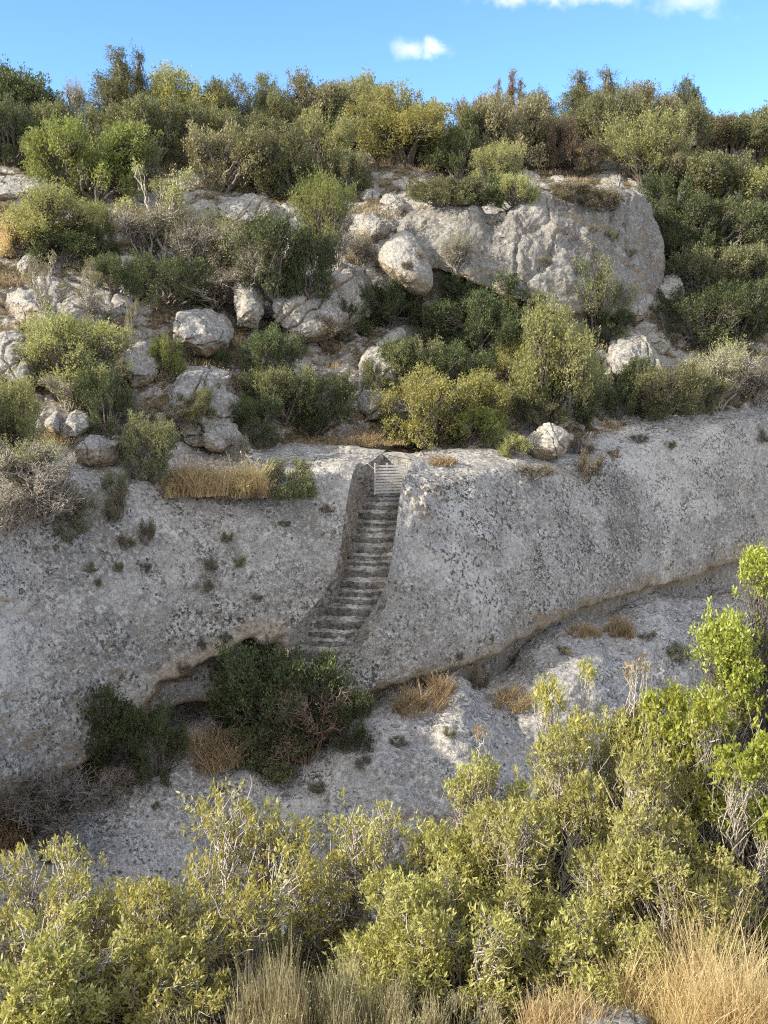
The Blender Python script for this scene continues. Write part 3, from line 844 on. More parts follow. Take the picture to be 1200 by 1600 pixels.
def leaves(Pos, Ax, L, Wd, rng, up=.5, shape='diamond', tint=None):
    """One leaf per row. diamond: one folded quad; oval: two quads along a spine; needle: thin triangle."""
    n = len(Pos)
    Ax = nrm(Ax)
    N = nrm(rng.normal(size=(n, 3)) + np.array([0, 0, up * 2]))
    Sd = nrm(np.cross(Ax, N)); N = np.cross(Sd, Ax)
    L = (L * rng.uniform(.65, 1.25, n))[:, None]; w_ = Wd * L / 2
    tn = rng.uniform(0, 1, n) if tint is None else np.clip(tint + rng.normal(size=n) * .18, 0, 1)
    if shape == 'oval':
        f = .22
        V = np.stack([Pos, Pos + Ax * L * .3 + Sd * w_ + N * w_ * f, Pos + Ax * L * .75 + Sd * w_ * .75 + N * w_ * f, Pos + Ax * L,
                      Pos + Ax * L * .75 - Sd * w_ * .75 + N * w_ * f, Pos + Ax * L * .3 - Sd * w_ + N * w_ * f], 1)
        b = (np.arange(n) * 6)[:, None]
        Fq = np.concatenate([b + np.array([[0, 1, 2, 3]]), b + np.array([[0, 3, 4, 5]])])
        return V.reshape(-1, 3), Fq, np.repeat(tn, 6)
    V = np.stack([Pos, Pos + Ax * L * .5 + Sd * w_ + N * w_ * .3, Pos + Ax * L, Pos + Ax * L * .5 - Sd * w_ + N * w_ * .3], 1)
    Fq = (np.arange(n) * 4)[:, None] + np.array([[0, 1, 2, 3]])
    return V.reshape(-1, 3), Fq, np.repeat(tn, 4)


def gen_plant(seed, W_=2.5, H_=2.0, form='round', n_lobe=9, n_clump=300, per=45, leaf=.055, lw=.42, rc=.13, up=.4, trunk=.07, spray=.6, low=.05, shape='diamond', bare=0.0, twig_r=.006, nside=5, wob=.05, stems=None, ragl=(.14, .34)):
    """Returns (leaf V, F, tint), (wood V, F) with the base at the origin."""
    g = np.random.default_rng(seed)
    rx, rz = W_ / 2, H_
    lobes, lr = [], []
    for i in range(n_lobe):
        if form == 'cone':
            h = (i + .5) / n_lobe
            rad = (1 - h) ** .7 * rx * .8
            a = g.uniform(0, 6.28)
            lobes.append([math.cos(a) * rad * .5, math.sin(a) * rad * .5, H_ * (.1 + .86 * h)]); lr.append(max(.045 * H_, rad * g.uniform(.55, 1.05)))
        elif form == 'spire':
            h = (i + .5) / n_lobe
            lobes.append([g.normal() * .06 * W_, g.normal() * .06 * W_, H_ * (.1 + .85 * h)]); lr.append(rx * .8 * (1 - h * .6))
        elif form == 'umbrella':
            a = i * 2.4 + g.uniform(-.4, .4); q = math.sqrt((i + .5) / n_lobe)
            lobes.append([math.cos(a) * q * rx * .75, math.sin(a) * q * rx * .75, H_ * (.80 - .28 * q * q + g.uniform(-.1, .06))]); lr.append(rx * g.uniform(.26, .40))
        elif form == 'spindly':
            h = (i + .5) / n_lobe
            lobes.append([g.normal() * .2 * W_, g.normal() * .2 * W_, H_ * (.15 + .82 * h)]); lr.append(rx * g.uniform(.22, .5))
        elif form == 'ragged':
            a = i * 2.4 + g.uniform(-.6, .6); q = math.sqrt(g.uniform(0, 1)) * .9
            lobes.append([math.cos(a) * q * rx, math.sin(a) * q * rx, H_ * g.uniform(.12, .92) * (1 - .25 * q)]); lr.append(min(rx, H_ * .6) * g.uniform(*ragl))
        else:
            a = i * 2.4 + g.uniform(-.5, .5)
            q = g.uniform(.1, .85)
            zz = g.uniform(.16, .80) * (1 - .35 * q ** 2) if form == 'round' else g.uniform(.25, .85)
            lobes.append([math.cos(a) * q * rx, math.sin(a) * q * rx, H_ * zz]); lr.append(min(rx, H_ * .6) * g.uniform(.18, .48))
    lobes = np.array(lobes); lr = np.array(lr)
    lc = g.choice(n_lobe, n_clump, p=(lr ** 2) / (lr ** 2).sum())
    d = nrm(g.normal(size=(n_clump, 3)) + np.array([0, 0, .35]))
    C = lobes[lc] + d * (lr[lc] * g.uniform(.25, 1.0, n_clump) ** .45)[:, None] * np.array([1, 1, .85])
    so_ = g.uniform(size=n_clump) < .10
    C = C + d * (so_ * g.uniform(.05, .22, n_clump) * min(rx, H_ * .5))[:, None]
    C[:, 2] = np.where(C[:, 2] < low * H_, low * H_ + np.abs(C[:, 2] - low * H_) * .4, C[:, 2])
    # wood: stems -> lobes -> clumps
    ns = stems or (1 if trunk > .09 else 4)
    sb = g.normal(size=(ns, 3)) * np.array([1, 1, 0]) * W_ * (.03 if ns > 1 else .0)
    P0 = sb[g.integers(0, ns, n_lobe)] + np.array([0, 0, -.12 * min(1, H_)])
    mid = P0 * .5 + lobes * .5 + g.normal(size=(n_lobe, 3)) * .10 * W_ + np.array([0, 0, .08 * H_])
    if ns == 1: mid = mid * np.array([.45, .45, 1])
    v1, f1 = tubes(P0, mid, lobes, np.full(n_lobe, trunk), np.full(n_lobe, trunk * .3), 8, 7, .025, g)
    tb = g.uniform(.55, 1, n_clump)[:, None]
    B0 = (1 - tb) ** 2 * P0[lc] + 2 * tb * (1 - tb) * mid[lc] + tb ** 2 * lobes[lc]
    B1 = B0 * .4 + C * .6 + g.normal(size=(n_clump, 3)) * .04 * W_ - np.array([0, 0, .02 * H_])
    v2, f2 = tubes(B0, B1, C, np.full(n_clump, twig_r * 1.6 + trunk * .06), np.full(n_clump, twig_r * .6), 5, 3 if nside < 5 else 4, wob, g)
    Vw = np.concatenate([v1, v2]); Fw = np.concatenate([f1, f2 + len(v1)])
    # leaves in tufts, each tuft stretched along its own shoot
    outw = nrm(C - np.array([0, 0, H_ * .3]) * 1.0)
    sh = nrm(outw * .7 + nrm(C - B1) * .5 + np.array([0, 0, spray]) + g.normal(size=C.shape) * .3)
    has = g.uniform(size=n_clump) > bare
    idx = np.repeat(np.arange(n_clump)[has], per)
    n = len(idx)
    tt_ = g.uniform(-1, 1, n)[:, None]
    rcs = rc * g.uniform(.6, 1.3, n_clump)[idx][:, None]
    Pos = C[idx] + sh[idx] * tt_ * rcs * 1.35 + g.normal(size=(n, 3)) * rcs * .42 * (1.1 - .5 * tt_)
    Pos[:, 2] = np.abs(Pos[:, 2])
    Ax = sh[idx] * .8 + g.normal(size=(n, 3)) * .65 + np.array([0, 0, .15])
    ct = g.beta(1.6, 1.6, n_clump)
    Vl, Fl, tl = leaves(Pos, Ax, leaf, lw, g, up, shape, ct[idx])
    # keep the nominal size whatever the random lobes gave
    for ax, want in ((0, W_), (1, W_)):
        q = np.quantile(np.abs(Vl[:, ax]), .985)
        k = want / 2 / q
        Vl[:, ax] *= k; Vw[:, ax] *= k
    k = H_ / np.quantile(Vl[:, 2], .995)
    Vl[:, 2] *= k; Vw[:, 2] *= k
    return (Vl, Fl, tl), (Vw, Fw)


def gen_grass(seed, W_=1.0, H_=.5, n=900, bw=.012, heads=.25, lean=.35, D_=None):
    g = np.random.default_rng(seed)
    D_ = D_ or W_
    a = g.uniform(0, 6.28, n); q = np.sqrt(g.uniform(0, 1, n))
    B = np.stack([np.cos(a) * q * W_ / 2 * .85, np.sin(a) * q * D_ / 2 * .85, np.full(n, -.05)], -1)
    nt = max(3, n // 60)
    ta = g.uniform(0, 6.28, nt); tq = np.sqrt(g.uniform(0, 1, nt))
    tc_ = np.stack([np.cos(ta) * tq * W_ / 2 * .95, np.sin(ta) * tq * D_ / 2 * .95], -1)
    th_ = g.uniform(.45, 1.0, nt)
    own = g.integers(0, nt, n)
    loose = g.uniform(size=n) < .25
    B[:, :2] = np.where(loose[:, None], B[:, :2], tc_[own] + g.normal(size=(n, 2)) * min(W_, D_) * .05)
    h = H_ * g.uniform(.35, 1.05, n) * np.where(loose, .55, th_[own]) * (1 - .45 * np.hypot(B[:, 0] / W_ * 2, B[:, 1] / D_ * 2) ** 2).clip(.35, 1)
    dr = nrm(np.stack([np.cos(a), np.sin(a), np.zeros(n)], -1) * q[:, None] + g.normal(size=(n, 3)) * .8) * np.array([1, 1, 0])
    P2 = B + dr * (h * lean)[:, None] + np.array([0, 0, 1]) * h[:, None]
    P1 = B + np.array([0, 0, .6]) * h[:, None] + dr * (h * lean * .2)[:, None]
    t = np.linspace(0, 1, 4)[None, :, None]
    C = (1 - t) ** 2 * B[:, None] + 2 * t * (1 - t) * P1[:, None] + t * t * P2[:, None]
    az = g.uniform(0, 6.28, n)
    sd = np.stack([np.cos(az), np.sin(az), np.zeros(n)], -1)[:, None] * (bw * g.uniform(.6, 1.3, n)[:, None, None]) * np.array([1, .85, .6, .12])[None, :, None]
    V = np.stack([C - sd, C + sd], 2).reshape(n, 8, 3)
    b = (np.arange(n) * 8)[:, None]
    Fq = np.concatenate([b + np.array([[0, 1, 3, 2]]) + 2 * i for i in range(3)])
    tn = np.repeat(g.uniform(0, 1, n), 8)
    V = V.reshape(-1, 3)
    hs = np.nonzero(g.uniform(size=n) < heads)[0]
    if len(hs):
        k = 4
        ii = np.repeat(hs, k)
        Pos = P2[ii] - nrm(P2 - P1)[ii] * g.uniform(0, .10, len(ii))[:, None] * H_
        Vh, Fh, th = leaves(Pos, nrm(P2 - P1)[ii] + g.normal(size=(len(ii), 3)) * .4, bw * 5, .45, g)
        Fq = np.concatenate([Fq, Fh + len(V)]); V = np.concatenate([V, Vh]); tn = np.concatenate([tn, th])
    return V, Fq, tn


# kinds of plant: nominal width/height in metres, several individuals of each
KIND = {
 'round':   dict(form='ragged', ragl=(.16, .40), W_=2.6, H_=2.1, n_lobe=24, n_clump=520, per=34, leaf=.070, lw=.5, rc=.13, trunk=.05),
 'bush':    dict(form='ragged', ragl=(.2, .42), W_=1.8, H_=1.1, n_lobe=18, n_clump=380, per=34, leaf=.055, lw=.5, rc=.10, trunk=.03, low=.02),
 'spray':   dict(W_=2.6, H_=2.4, n_lobe=20, n_clump=520, per=34, leaf=.080, lw=.34, rc=.15, spray=1.0, trunk=.06, form='open'),
 'tree':    dict(W_=4.6, H_=4.0, n_lobe=20, n_clump=820, per=34, leaf=.105, lw=.5, rc=.20, trunk=.12, stems=1, low=.10),
 'umbrella': dict(W_=4.6, H_=3.4, n_lobe=16, n_clump=620, per=34, leaf=.10, lw=.45, rc=.19, trunk=.12, stems=1, form='umbrella', low=.25),
 'cone':    dict(W_=3.0, H_=6.0, n_lobe=30, n_clump=760, per=34, leaf=.10, lw=.30, rc=.18, trunk=.12, stems=1, form='cone', spray=.1, low=.06),
 'spire':   dict(W_=.8, H_=4.0, n_lobe=12, n_clump=240, per=26, leaf=.09, lw=.3, rc=.11, trunk=.05, stems=1, form='spire', spray=.8),
 'twiggy':  dict(W_=2.4, H_=2.0, n_lobe=14, n_clump=560, per=13, leaf=.05, lw=.45, rc=.13, trunk=.035, bare=.25, twig_r=.008, wob=.09, form='open'),
 'bare':    dict(W_=2.2, H_=2.0, n_lobe=16, n_clump=420, per=5, leaf=.045, lw=.45, rc=.12, trunk=.03, bare=.55, twig_r=.008, wob=.11, form='open'),
 'spindly': dict(W_=1.0, H_=2.0, n_lobe=8, n_clump=140, per=26, leaf=.05, lw=.4, rc=.09, trunk=.03, form='spindly', spray=.9, stems=2),
 'cushion': dict(W_=.8, H_=.42, n_lobe=9, n_clump=150, per=16, leaf=.05, lw=.16, rc=.06, trunk=.012, low=.02, spray=.9, bare=.1),
}
PROTO = {}
NVAR = dict(round=3, bush=3, spray=3, tree=4, umbrella=2, cone=2, spire=2, twiggy=2, bare=2, spindly=2, cushion=3)


def proto(kind, var, mat, wood):
    """Mesh data of one individual of a kind, made once and shared by its copies."""
    k = (kind, var % NVAR[kind])
    if k not in PROTO:
        d = KIND[kind]
        (V, Fq, tn), (Vw, Fw) = gen_plant(1000 + 37 * list(KIND).index(kind) + k[1] * 7, **d)
        s = np.array([1 / d['W_'], 1 / d['W_'], 1 / d['H_']])
        PROTO[k] = (mk_mesh('foliage', V * s, [Fq], M[mat], False, tn), mk_mesh('branches', Vw * s, [Fw], M[wood], True), mat, wood)
    lf, wd, m0, w0 = PROTO[k]
    if (k, mat) not in PROTO:
        if mat == m0: PROTO[(k, mat)] = lf
        else:
            c = lf.copy(); c.materials[0] = M[mat]; PROTO[(k, mat)] = c
    if (k, wood, 'w') not in PROTO:
        if wood == w0: PROTO[(k, wood, 'w')] = wd
        else:
            c = wd.copy(); c.materials[0] = M[wood]; PROTO[(k, wood, 'w')] = c
    return PROTO[(k, mat)], PROTO[(k, wood, 'w')]


rp = random.Random(11)
NAMES = dict(round='shrub', bush='shrub', spray='olive_bush', tree='tree', umbrella='tree', cone='conifer', spire='conifer', twiggy='twiggy_shrub', bare='dry_bush', spindly='sapling', cushion='cushion_plant')
TREES = ('tree', 'umbrella', 'cone', 'spire')
COUNT = [0]
GROW = 1.2


def plant(px, base, wpx, hpx, kind, mat, label, group=None, wood=None, depth=1.0, dy=0.0):
    p = cast(px, base)
    if p is None: return None
    Y = p.y
    sx, sz = wpx / F * Y * GROW, hpx / F * Y * GROW
    wood = wood or ('twig' if kind in ('twiggy', 'bare', 'spindly') else 'bark')
    nm = NAMES[kind]
    COUNT[0] += 1
    lf, wd = proto(kind, COUNT[0], mat, wood)
    e = add(nm, None, None, (p.x, p.y + dy, p.z - .03 * sz))
    e.rotation_euler = (0, 0, rp.uniform(0, 6.28))
    e.scale = (sx, sx * depth, sz)
    add('crown' if kind in TREES else 'foliage', lf, e)
    add('trunk' if kind in TREES else 'branches', wd, e)
    tag(e, label, 'tree' if kind in TREES else ('bush' if kind == 'spray' else 'shrub'), group)
    return e


def grass(px, base, wpx, hpx, mat, label, n=900, bw=.012, lean=.35, heads=.25, group=None, name='grass_tuft', depth=None, cat='grass tuft'):
    p = cast(px, base)
    if p is None: return None
    sx, sz = wpx / F * p.y, hpx / F * p.y
    COUNT[0] += 1
    V, Fq, tn = gen_grass(4000 + COUNT[0], sx, sz, n, bw, heads, lean, depth)
    g_ = np.random.default_rng(COUNT[0])
    o = add(name, mk_mesh(name, V, [Fq], M[mat], False, tn), None, (p.x, p.y, p.z))
    return tag(o, label, cat, group)

# ------------------------------------------------------------------ trees along the crest
G1 = 'trees along the crest'
for a in (
 (30, 232, 135, 135, 'tree', 'dark', 'dark round tree at the left end of the skyline'),
 (-60, 235, 150, 120, 'tree', 'mastic', 'grey-green tree past the left end of the skyline'),
 (122, 225, 46, 115, 'bare', 'grey', 'thin half-bare sapling rising left of the tall conifer'),
 (190, 240, 112, 172, 'cone', 'conifer', 'tallest conifer of the skyline, with ragged double top'),
 (222, 235, 60, 160, 'cone', 'darkconifer', 'narrow dark conifer leaning out of the tallest one on its right'),
 (282, 245, 135, 146, 'tree', 'yellow', 'pale green dome-shaped tree right of the tallest conifer'),
 (352, 240, 100, 122, 'tree', 'mastic', 'dull olive tree between the pale green dome and the broad grey crown'),
 (425, 235, 90, 120, 'tree', 'mastic', 'left half of the broad grey-green crowns at left of centre'),
 (478, 232, 120, 118, 'tree', 'grey', 'broad dusty crown with a dark right side, left of centre'),
 (528, 232, 80, 98, 'tree', 'dark', 'dark low tree behind the broad dusty crown'),
 (562, 228, 92, 118, 'umbrella', 'olive', 'flat-topped tree with light green lower sprays at centre'),
 (632, 262, 150, 138, 'tree', 'yellow', 'brightest yellow-green tree, just right of centre on the slope'),
 (590, 250, 70, 95, 'round', 'olive', 'yellowish bush at the left foot of the brightest tree'),
 (714, 205, 92, 102, 'tree', 'dark', 'round dark-topped tree above the rusty shrubs'),
 (668, 215, 70, 92, 'tree', 'olive', 'small green tree beside the round dark-topped one'),
 (742, 240, 76, 92, 'round', 'rust', 'rusty brown shrub below the round dark-topped tree'),
 (776, 220, 16, 102, 'spire', 'rust', 'thinnest dead brown spire on the skyline'),
 (797, 220, 26, 116, 'spire', 'rust', 'tallest dead brown spire on the skyline'),
 (812, 222, 22, 104, 'spire', 'scrub', 'right-hand dead brown spire on the skyline'),
 (835, 225, 70, 86, 'tree', 'mastic', 'low grey tree right of the dead brown spires'),
 (868, 268, 80, 84, 'round', 'rust', 'wide reddish-brown shrub in the gap of the crest'),
 (902, 232, 92, 126, 'cone', 'conifer', 'left of two full olive conifers on the right crest'),
 (945, 234, 88, 130, 'cone', 'conifer', 'right of two full olive conifers on the right crest'),
 (925, 240, 100, 90, 'tree', 'mastic', 'dull tree between the feet of the two olive conifers'),
 (1000, 240, 110, 116, 'tree', 'grey', 'dusty green tree left of the dark cone-shaped tree'),
 (1064, 225, 70, 108, 'tree', 'darkconifer', 'dark cone-shaped tree at the right of the skyline'),
 (1102, 240, 60, 72, 'round', 'scrub', 'brownish shrub right of the dark cone-shaped tree'),
 (1140, 258, 100, 98, 'umbrella', 'conifer', 'layered pine-like tree near the right end of the skyline'),
 (1182, 262, 90, 122, 'umbrella', 'conifer', 'last layered pine-like tree at the right end of the skyline'),
 (1265, 262, 130, 120, 'tree', 'mastic', 'grey tree past the right end of the skyline'),
):
    GROW = .86
    plant(a[0], a[1], a[2] * (1.25 if a[4] in ('tree', 'umbrella', 'cone') else 1), a[3] * (.84 if a[0] > 1080 else 1), *a[4:], group=G1)
GROW = 1.06

# ------------------------------------------------------------------ shrubs of the upper slope
G2 = 'shrubs of the upper slope'
for a in (
 (15, 258, 90, 92, 'round', 'dark', 'dark green shrub above the flat pale slab'),
 (-50, 262, 120, 96, 'round', 'mastic', 'grey shrub at the far left above the flat pale slab'),
 (62, 235, 120, 86, 'twiggy', 'grey', 'greyish twiggy shrub under the dark round tree'),
 (118, 262, 110, 86, 'round', 'mastic', 'olive shrub under the half-bare sapling'),
 (150, 312, 160, 108, 'round', 'bright', 'large bright green bush beside the flat pale slab'),
 (205, 300, 90, 88, 'round', 'mastic', 'darker shoulder bush right of the large bright green bush'),
 (78, 280, 76, 66, 'round', 'olive', 'paler bush left of the large bright green bush'),
 (232, 260, 100, 92, 'round', 'mastic', 'grey-green bush at the foot of the tallest conifer'),
 (318, 262, 100, 90, 'round', 'mastic', 'dusty bush at the foot of the pale green dome tree'),
 (308, 246, 60, 36, 'bush', 'yellow', 'low yellow-tipped bush in front of the dome tree'),
 (355, 300, 110, 92, 'round', 'grey', 'dusty spreading bush with dark stems under the olive trees'),
 (425, 300, 120, 92, 'round', 'mastic', 'spreading grey-green bush with a hollow showing its trunk'),
 (500, 285, 112, 98, 'round', 'olive', 'light rounded bush left of the tan overhanging boulder'),
 (468, 312, 70, 56, 'bush', 'dark', 'dark low bush above the cracked outcrop'),
 (545, 306, 66, 62, 'bush', 'mastic', 'dull bush between two leaning rocks'),
 (392, 262, 90, 72, 'round', 'mastic', 'rounded bush behind the spreading ones'),
 (600, 240, 76, 52, 'bush', 'grey', 'dry grey bush right above the tan overhanging boulder'),
 (655, 262, 80, 62, 'round', 'grey', 'straggly dusty bush under the brightest tree'),
 (690, 262, 64, 56, 'bush', 'bright', 'small vivid green bush under the brightest tree'),
 (712, 280, 80, 62, 'bush', 'dark', 'dark bush under the small vivid green one'),
 (690, 322, 100, 40, 'bush', 'mastic', 'wide low grey scrub above the white streaked outcrop'),
 (745, 318, 80, 42, 'bush', 'dark', 'dark bush at the top of the white streaked outcrop'),
 (772, 308, 76, 76, 'spray', 'olive', 'pale feathery bush at the left top of the large cliff'),
 (805, 322, 70, 44, 'bush', 'olive', 'low pale bush hanging over the cliff shoulder'),
 (740, 262, 80, 86, 'round', 'mastic', 'grey-green shrub under the rusty brown shrub'),
 (792, 268, 110, 104, 'round', 'grey', 'dusty brown-green shrub under the dead spires'),
 (845, 262, 80, 76, 'round', 'scrub', 'brown shrub left of the reddish gap'),
 (905, 268, 60, 40, 'bush', 'scrub', 'dry brown ground scrub on the cliff top'),
 (960, 250, 80, 92, 'round', 'mastic', 'grey-green shrub behind the perched boulder'),
 (1008, 290, 116, 104, 'spray', 'olive', 'large pale olive bush right of the perched boulder'),
 (1062, 268, 90, 92, 'round', 'mastic', 'dull shrub right of the large pale olive bush'),
 (1045, 305, 70, 56, 'round', 'grey', 'dusty shrub with bare limbs under the pale olive bush'),
 (1110, 250, 80, 62, 'round', 'scrub', 'brownish shrub above the upright rock sliver'),
 (1196, 268, 44, 42, 'bush', 'yellow', 'round yellow bush at the right edge'),
 (890, 312, 60, 26, 'bush', 'scrub', 'low dry scrub on the cliff brow'),
 (935, 325, 70, 26, 'bush', 'scrub', 'low dry scrub further along the cliff brow'),
): plant(*a, group=G2)

# ------------------------------------------------------------------ dark slope on the right
G3 = 'dark shrubs on the right slope'
for i, a in enumerate((
 (1050, 345, 90, 66, 'bush', 'dark', 'purple-dark shrub at the notch right of the cliff'),
 (1098, 335, 130, 82, 'round', 'mastic', 'grey-green shrub high on the right slope'),
 (1150, 350, 110, 82, 'round', 'olive', 'paler shrub high on the right slope'),
 (1060, 390, 100, 76, 'round', 'dark', 'dark shrub touching the right end of the cliff'),
 (1125, 400, 120, 82, 'round', 'dark', 'wide dark shrub in the middle of the right slope'),
 (1180, 400, 90, 76, 'round', 'mastic', 'grey shrub at the right edge above the layered rock'),
 (1075, 435, 90, 70, 'round', 'dark', 'dark shrub above the pale runnel of rock'),
 (1105, 475, 110, 86, 'round', 'mastic', 'dull green shrub right of the pale runnel'),
 (1090, 545, 130, 92, 'round', 'dark', 'largest dark rounded shrub below the pale runnel'),
 (1165, 470, 110, 80, 'round', 'mastic', 'grey-green shrub near the right edge, mid slope'),
 (1150, 530, 120, 86, 'round', 'dark', 'dark shrub near the right edge, low on the slope'),
 (1205, 520, 90, 90, 'round', 'mastic', 'dull shrub cut by the right edge, low on the slope'),
 (1205, 440, 80, 80, 'round', 'dark', 'dark shrub cut by the right edge, mid slope'),
 (1270, 400, 140, 110, 'round', 'dark', 'dark shrub beyond the right edge, mid slope'),
 (1280, 520, 150, 110, 'round', 'mastic', 'dull shrub beyond the right edge, low slope'),
)): plant(*a, group=G3)

# ------------------------------------------------------------------ shrubs of the left slope
G4 = 'shrubs of the left slope'
for a in (
 (70, 398, 150, 96, 'spray', 'olive', 'wide silvery olive bush on the left slope'),
 (28, 400, 60, 56, 'bush', 'straw', 'straw-coloured bush at the left of the silvery olive bush'),
 (147, 366, 50, 46, 'bush', 'bright', 'compact vivid green shrub beside the silvery olive bush'),
 (150, 402, 66, 50, 'bush', 'dark', 'dark bush under the compact vivid green shrub'),
 (105, 412, 110, 50, 'bush', 'dark', 'shaded lower skirt bush of the silvery olive'),
 (182, 458, 70, 56, 'bush', 'dark', 'dark bush between the small boulders'),
 (250, 398, 116, 132, 'spindly', 'olive', 'tall upright grey-green shrub with spiky top'),
 (235, 408, 110, 84, 'twiggy', 'grey', 'dusty twiggy shrub at the foot of the spiky one'),
 (340, 432, 122, 106, 'twiggy', 'olive', 'sunlit tangle of pale twigs and small leaves'),
 (305, 425, 80, 80, 'twiggy', 'grey', 'paler thin tangle left of the sunlit one'),
 (72, 510, 62, 108, 'spindly', 'grey', 'taller spindly dry sapling on the flat slab'),
 (139, 480, 42, 72, 'spindly', 'grey', 'shorter spindly sapling on the flat slab'),
 (204, 545, 30, 76, 'spindly', 'grey', 'thin straw-like sapling left of the bright block outcrop'),
 (150, 520, 70, 50, 'twiggy', 'scrub', 'low dry twigs under the spindly saplings'),
 (265, 478, 110, 76, 'round', 'dark', 'dark green bush above the bright block outcrop'),
 (330, 478, 140, 60, 'twiggy', 'scrub', 'brown-grey tangled shrub over the block outcrop'),
 (390, 450, 70, 66, 'twiggy', 'scrub', 'grey tangled shrub over the upright outcrop'),
 (428, 462, 120, 120, 'round', 'dark', 'dark leafy shrub left of the bare-branched green tree'),
 (480, 462, 80, 90, 'bush', 'dark', 'dark leafy shrub at the foot of the bare-branched green tree'),
 (500, 418, 88, 136, 'spray', 'bright', 'fresh green small tree with sunlit left crown'),
 (530, 415, 52, 80, 'bare', 'grey', 'bare grey branches beside the fresh green small tree'),
 (560, 415, 48, 52, 'twiggy', 'grey', 'grey twigs left of the egg-shaped boulder'),
 (118, 620, 158, 126, 'spray', 'olive', 'large pale olive bush catching the sun on the left slope'),
 (165, 600, 90, 80, 'twiggy', 'grey', 'grey twigs on the right of the large pale olive bush'),
 (165, 675, 80, 94, 'round', 'dark', 'glossy dark green shrub under the large pale olive bush'),
 (105, 640, 80, 60, 'twiggy', 'olive', 'thin lower sprays of the large pale olive bush'),
 (25, 712, 112, 122, 'spray', 'olive', 'pale olive bush cut by the left edge'),
 (-70, 720, 140, 130, 'round', 'mastic', 'olive bush beyond the left edge'),
 (60, 812, 150, 112, 'bare', 'olive', 'big leafless tangle of grey branches at the left edge'),
 (45, 770, 130, 92, 'twiggy', 'olive', 'sunlit leafy top of the tangle at the left edge'),
 (120, 815, 80, 66, 'twiggy', 'mastic', 'thin brown tangle at the right of the leafless bush'),
 (10, 835, 90, 80, 'bare', 'grey', 'hanging dry stems at the left edge of the face'),
 (262, 590, 52, 62, 'bush', 'bright', 'sunlit-tipped green shrub in a cleft of the rocks'),
 (304, 655, 72, 46, 'bush', 'mastic', 'low grey-green mound on the craggy outcrop'),
 (345, 575, 36, 30, 'bush', 'dark', 'small dark bush at the foot of the tan outcrop'),
 (238, 752, 88, 102, 'round', 'mastic', 'rounded grey-green shrub at the left of the dry grass'),
 (452, 774, 78, 56, 'bush', 'mastic', 'low rounded shrub at the right of the dry grass'),
 (375, 722, 34, 46, 'bare', 'grey', 'small leafless shrub standing in the dry grass'),
 (212, 665, 66, 50, 'twiggy', 'scrub', 'dark twiggy scrub right of the glossy green shrub'),
 (285, 668, 60, 40, 'twiggy', 'scrub', 'brown twiggy scrub below the craggy outcrop'),
 (190, 725, 46, 40, 'twiggy', 'scrub', 'greyish scrub left of the rounded grey-green shrub'),
): plant(*a, group=G4)

# ------------------------------------------------------------------ the bowl behind the gate
G5 = 'shrubs in the bowl behind the gate'
for a in (
 (425, 605, 90, 90, 'round', 'dark', 'dark shrub at the top left of the bowl'),
 (395, 690, 90, 72, 'round', 'dark', 'dark shrub low at the left of the bowl'),
 (440, 660, 110, 86, 'round', 'mastic', 'dull shrub in the middle of the dark clump'),
 (500, 672, 110, 84, 'round', 'dark', 'dark shrub at the right of the dark clump'),
 (450, 560, 60, 50, 'twiggy', 'scrub', 'brown twigs above the dark clump'),
 (500, 535, 90, 46, 'bush', 'scrub', 'brownish ground scrub under the shaded cliff band'),
 (605, 510, 96, 66, 'round', 'dark', 'black-green shrub under the egg-shaped boulder'),
 (540, 520, 70, 50, 'bush', 'dark', 'shaded shrub left under the egg-shaped boulder'),
 (712, 425, 56, 60, 'twiggy', 'mastic', 'grey shrub right of the egg-shaped boulder'),
 (712, 478, 80, 52, 'round', 'dark', 'dark shrub under the white streaked outcrop'),
 (765, 495, 110, 66, 'round', 'dark', 'dark green shrub at the foot of the large cliff'),
 (690, 535, 90, 62, 'round', 'mastic', 'grey-green shrub in the middle of the bowl'),
 (740, 555, 120, 92, 'round', 'dark', 'dark shrub behind the two sunlit bushes'),
 (815, 505, 80, 50, 'round', 'mastic', 'dull shrub below the cliff, left of the tall green one'),
 (800, 575, 90, 80, 'round', 'dark', 'dark shrub behind the left flank of the tall sunlit olive'),
 (925, 530, 112, 118, 'spray', 'mastic', 'tall green shrub standing before the large cliff'),
 (945, 535, 80, 50, 'round', 'dark', 'dark lower bush at the foot of the tall green shrub'),
 (645, 615, 100, 82, 'round', 'mastic', 'greyish shrub left of the sunlit carob bush'),
 (710, 620, 110, 80, 'round', 'dark', 'dark shrub right behind the sunlit carob bush'),
 (585, 605, 50, 40, 'bush', 'mastic', 'small grey shrub on the bare rock ramp'),
 (625, 575, 56, 46, 'bush', 'dark', 'small dark shrub on the bare rock ramp'),
): plant(*a, group=G5)

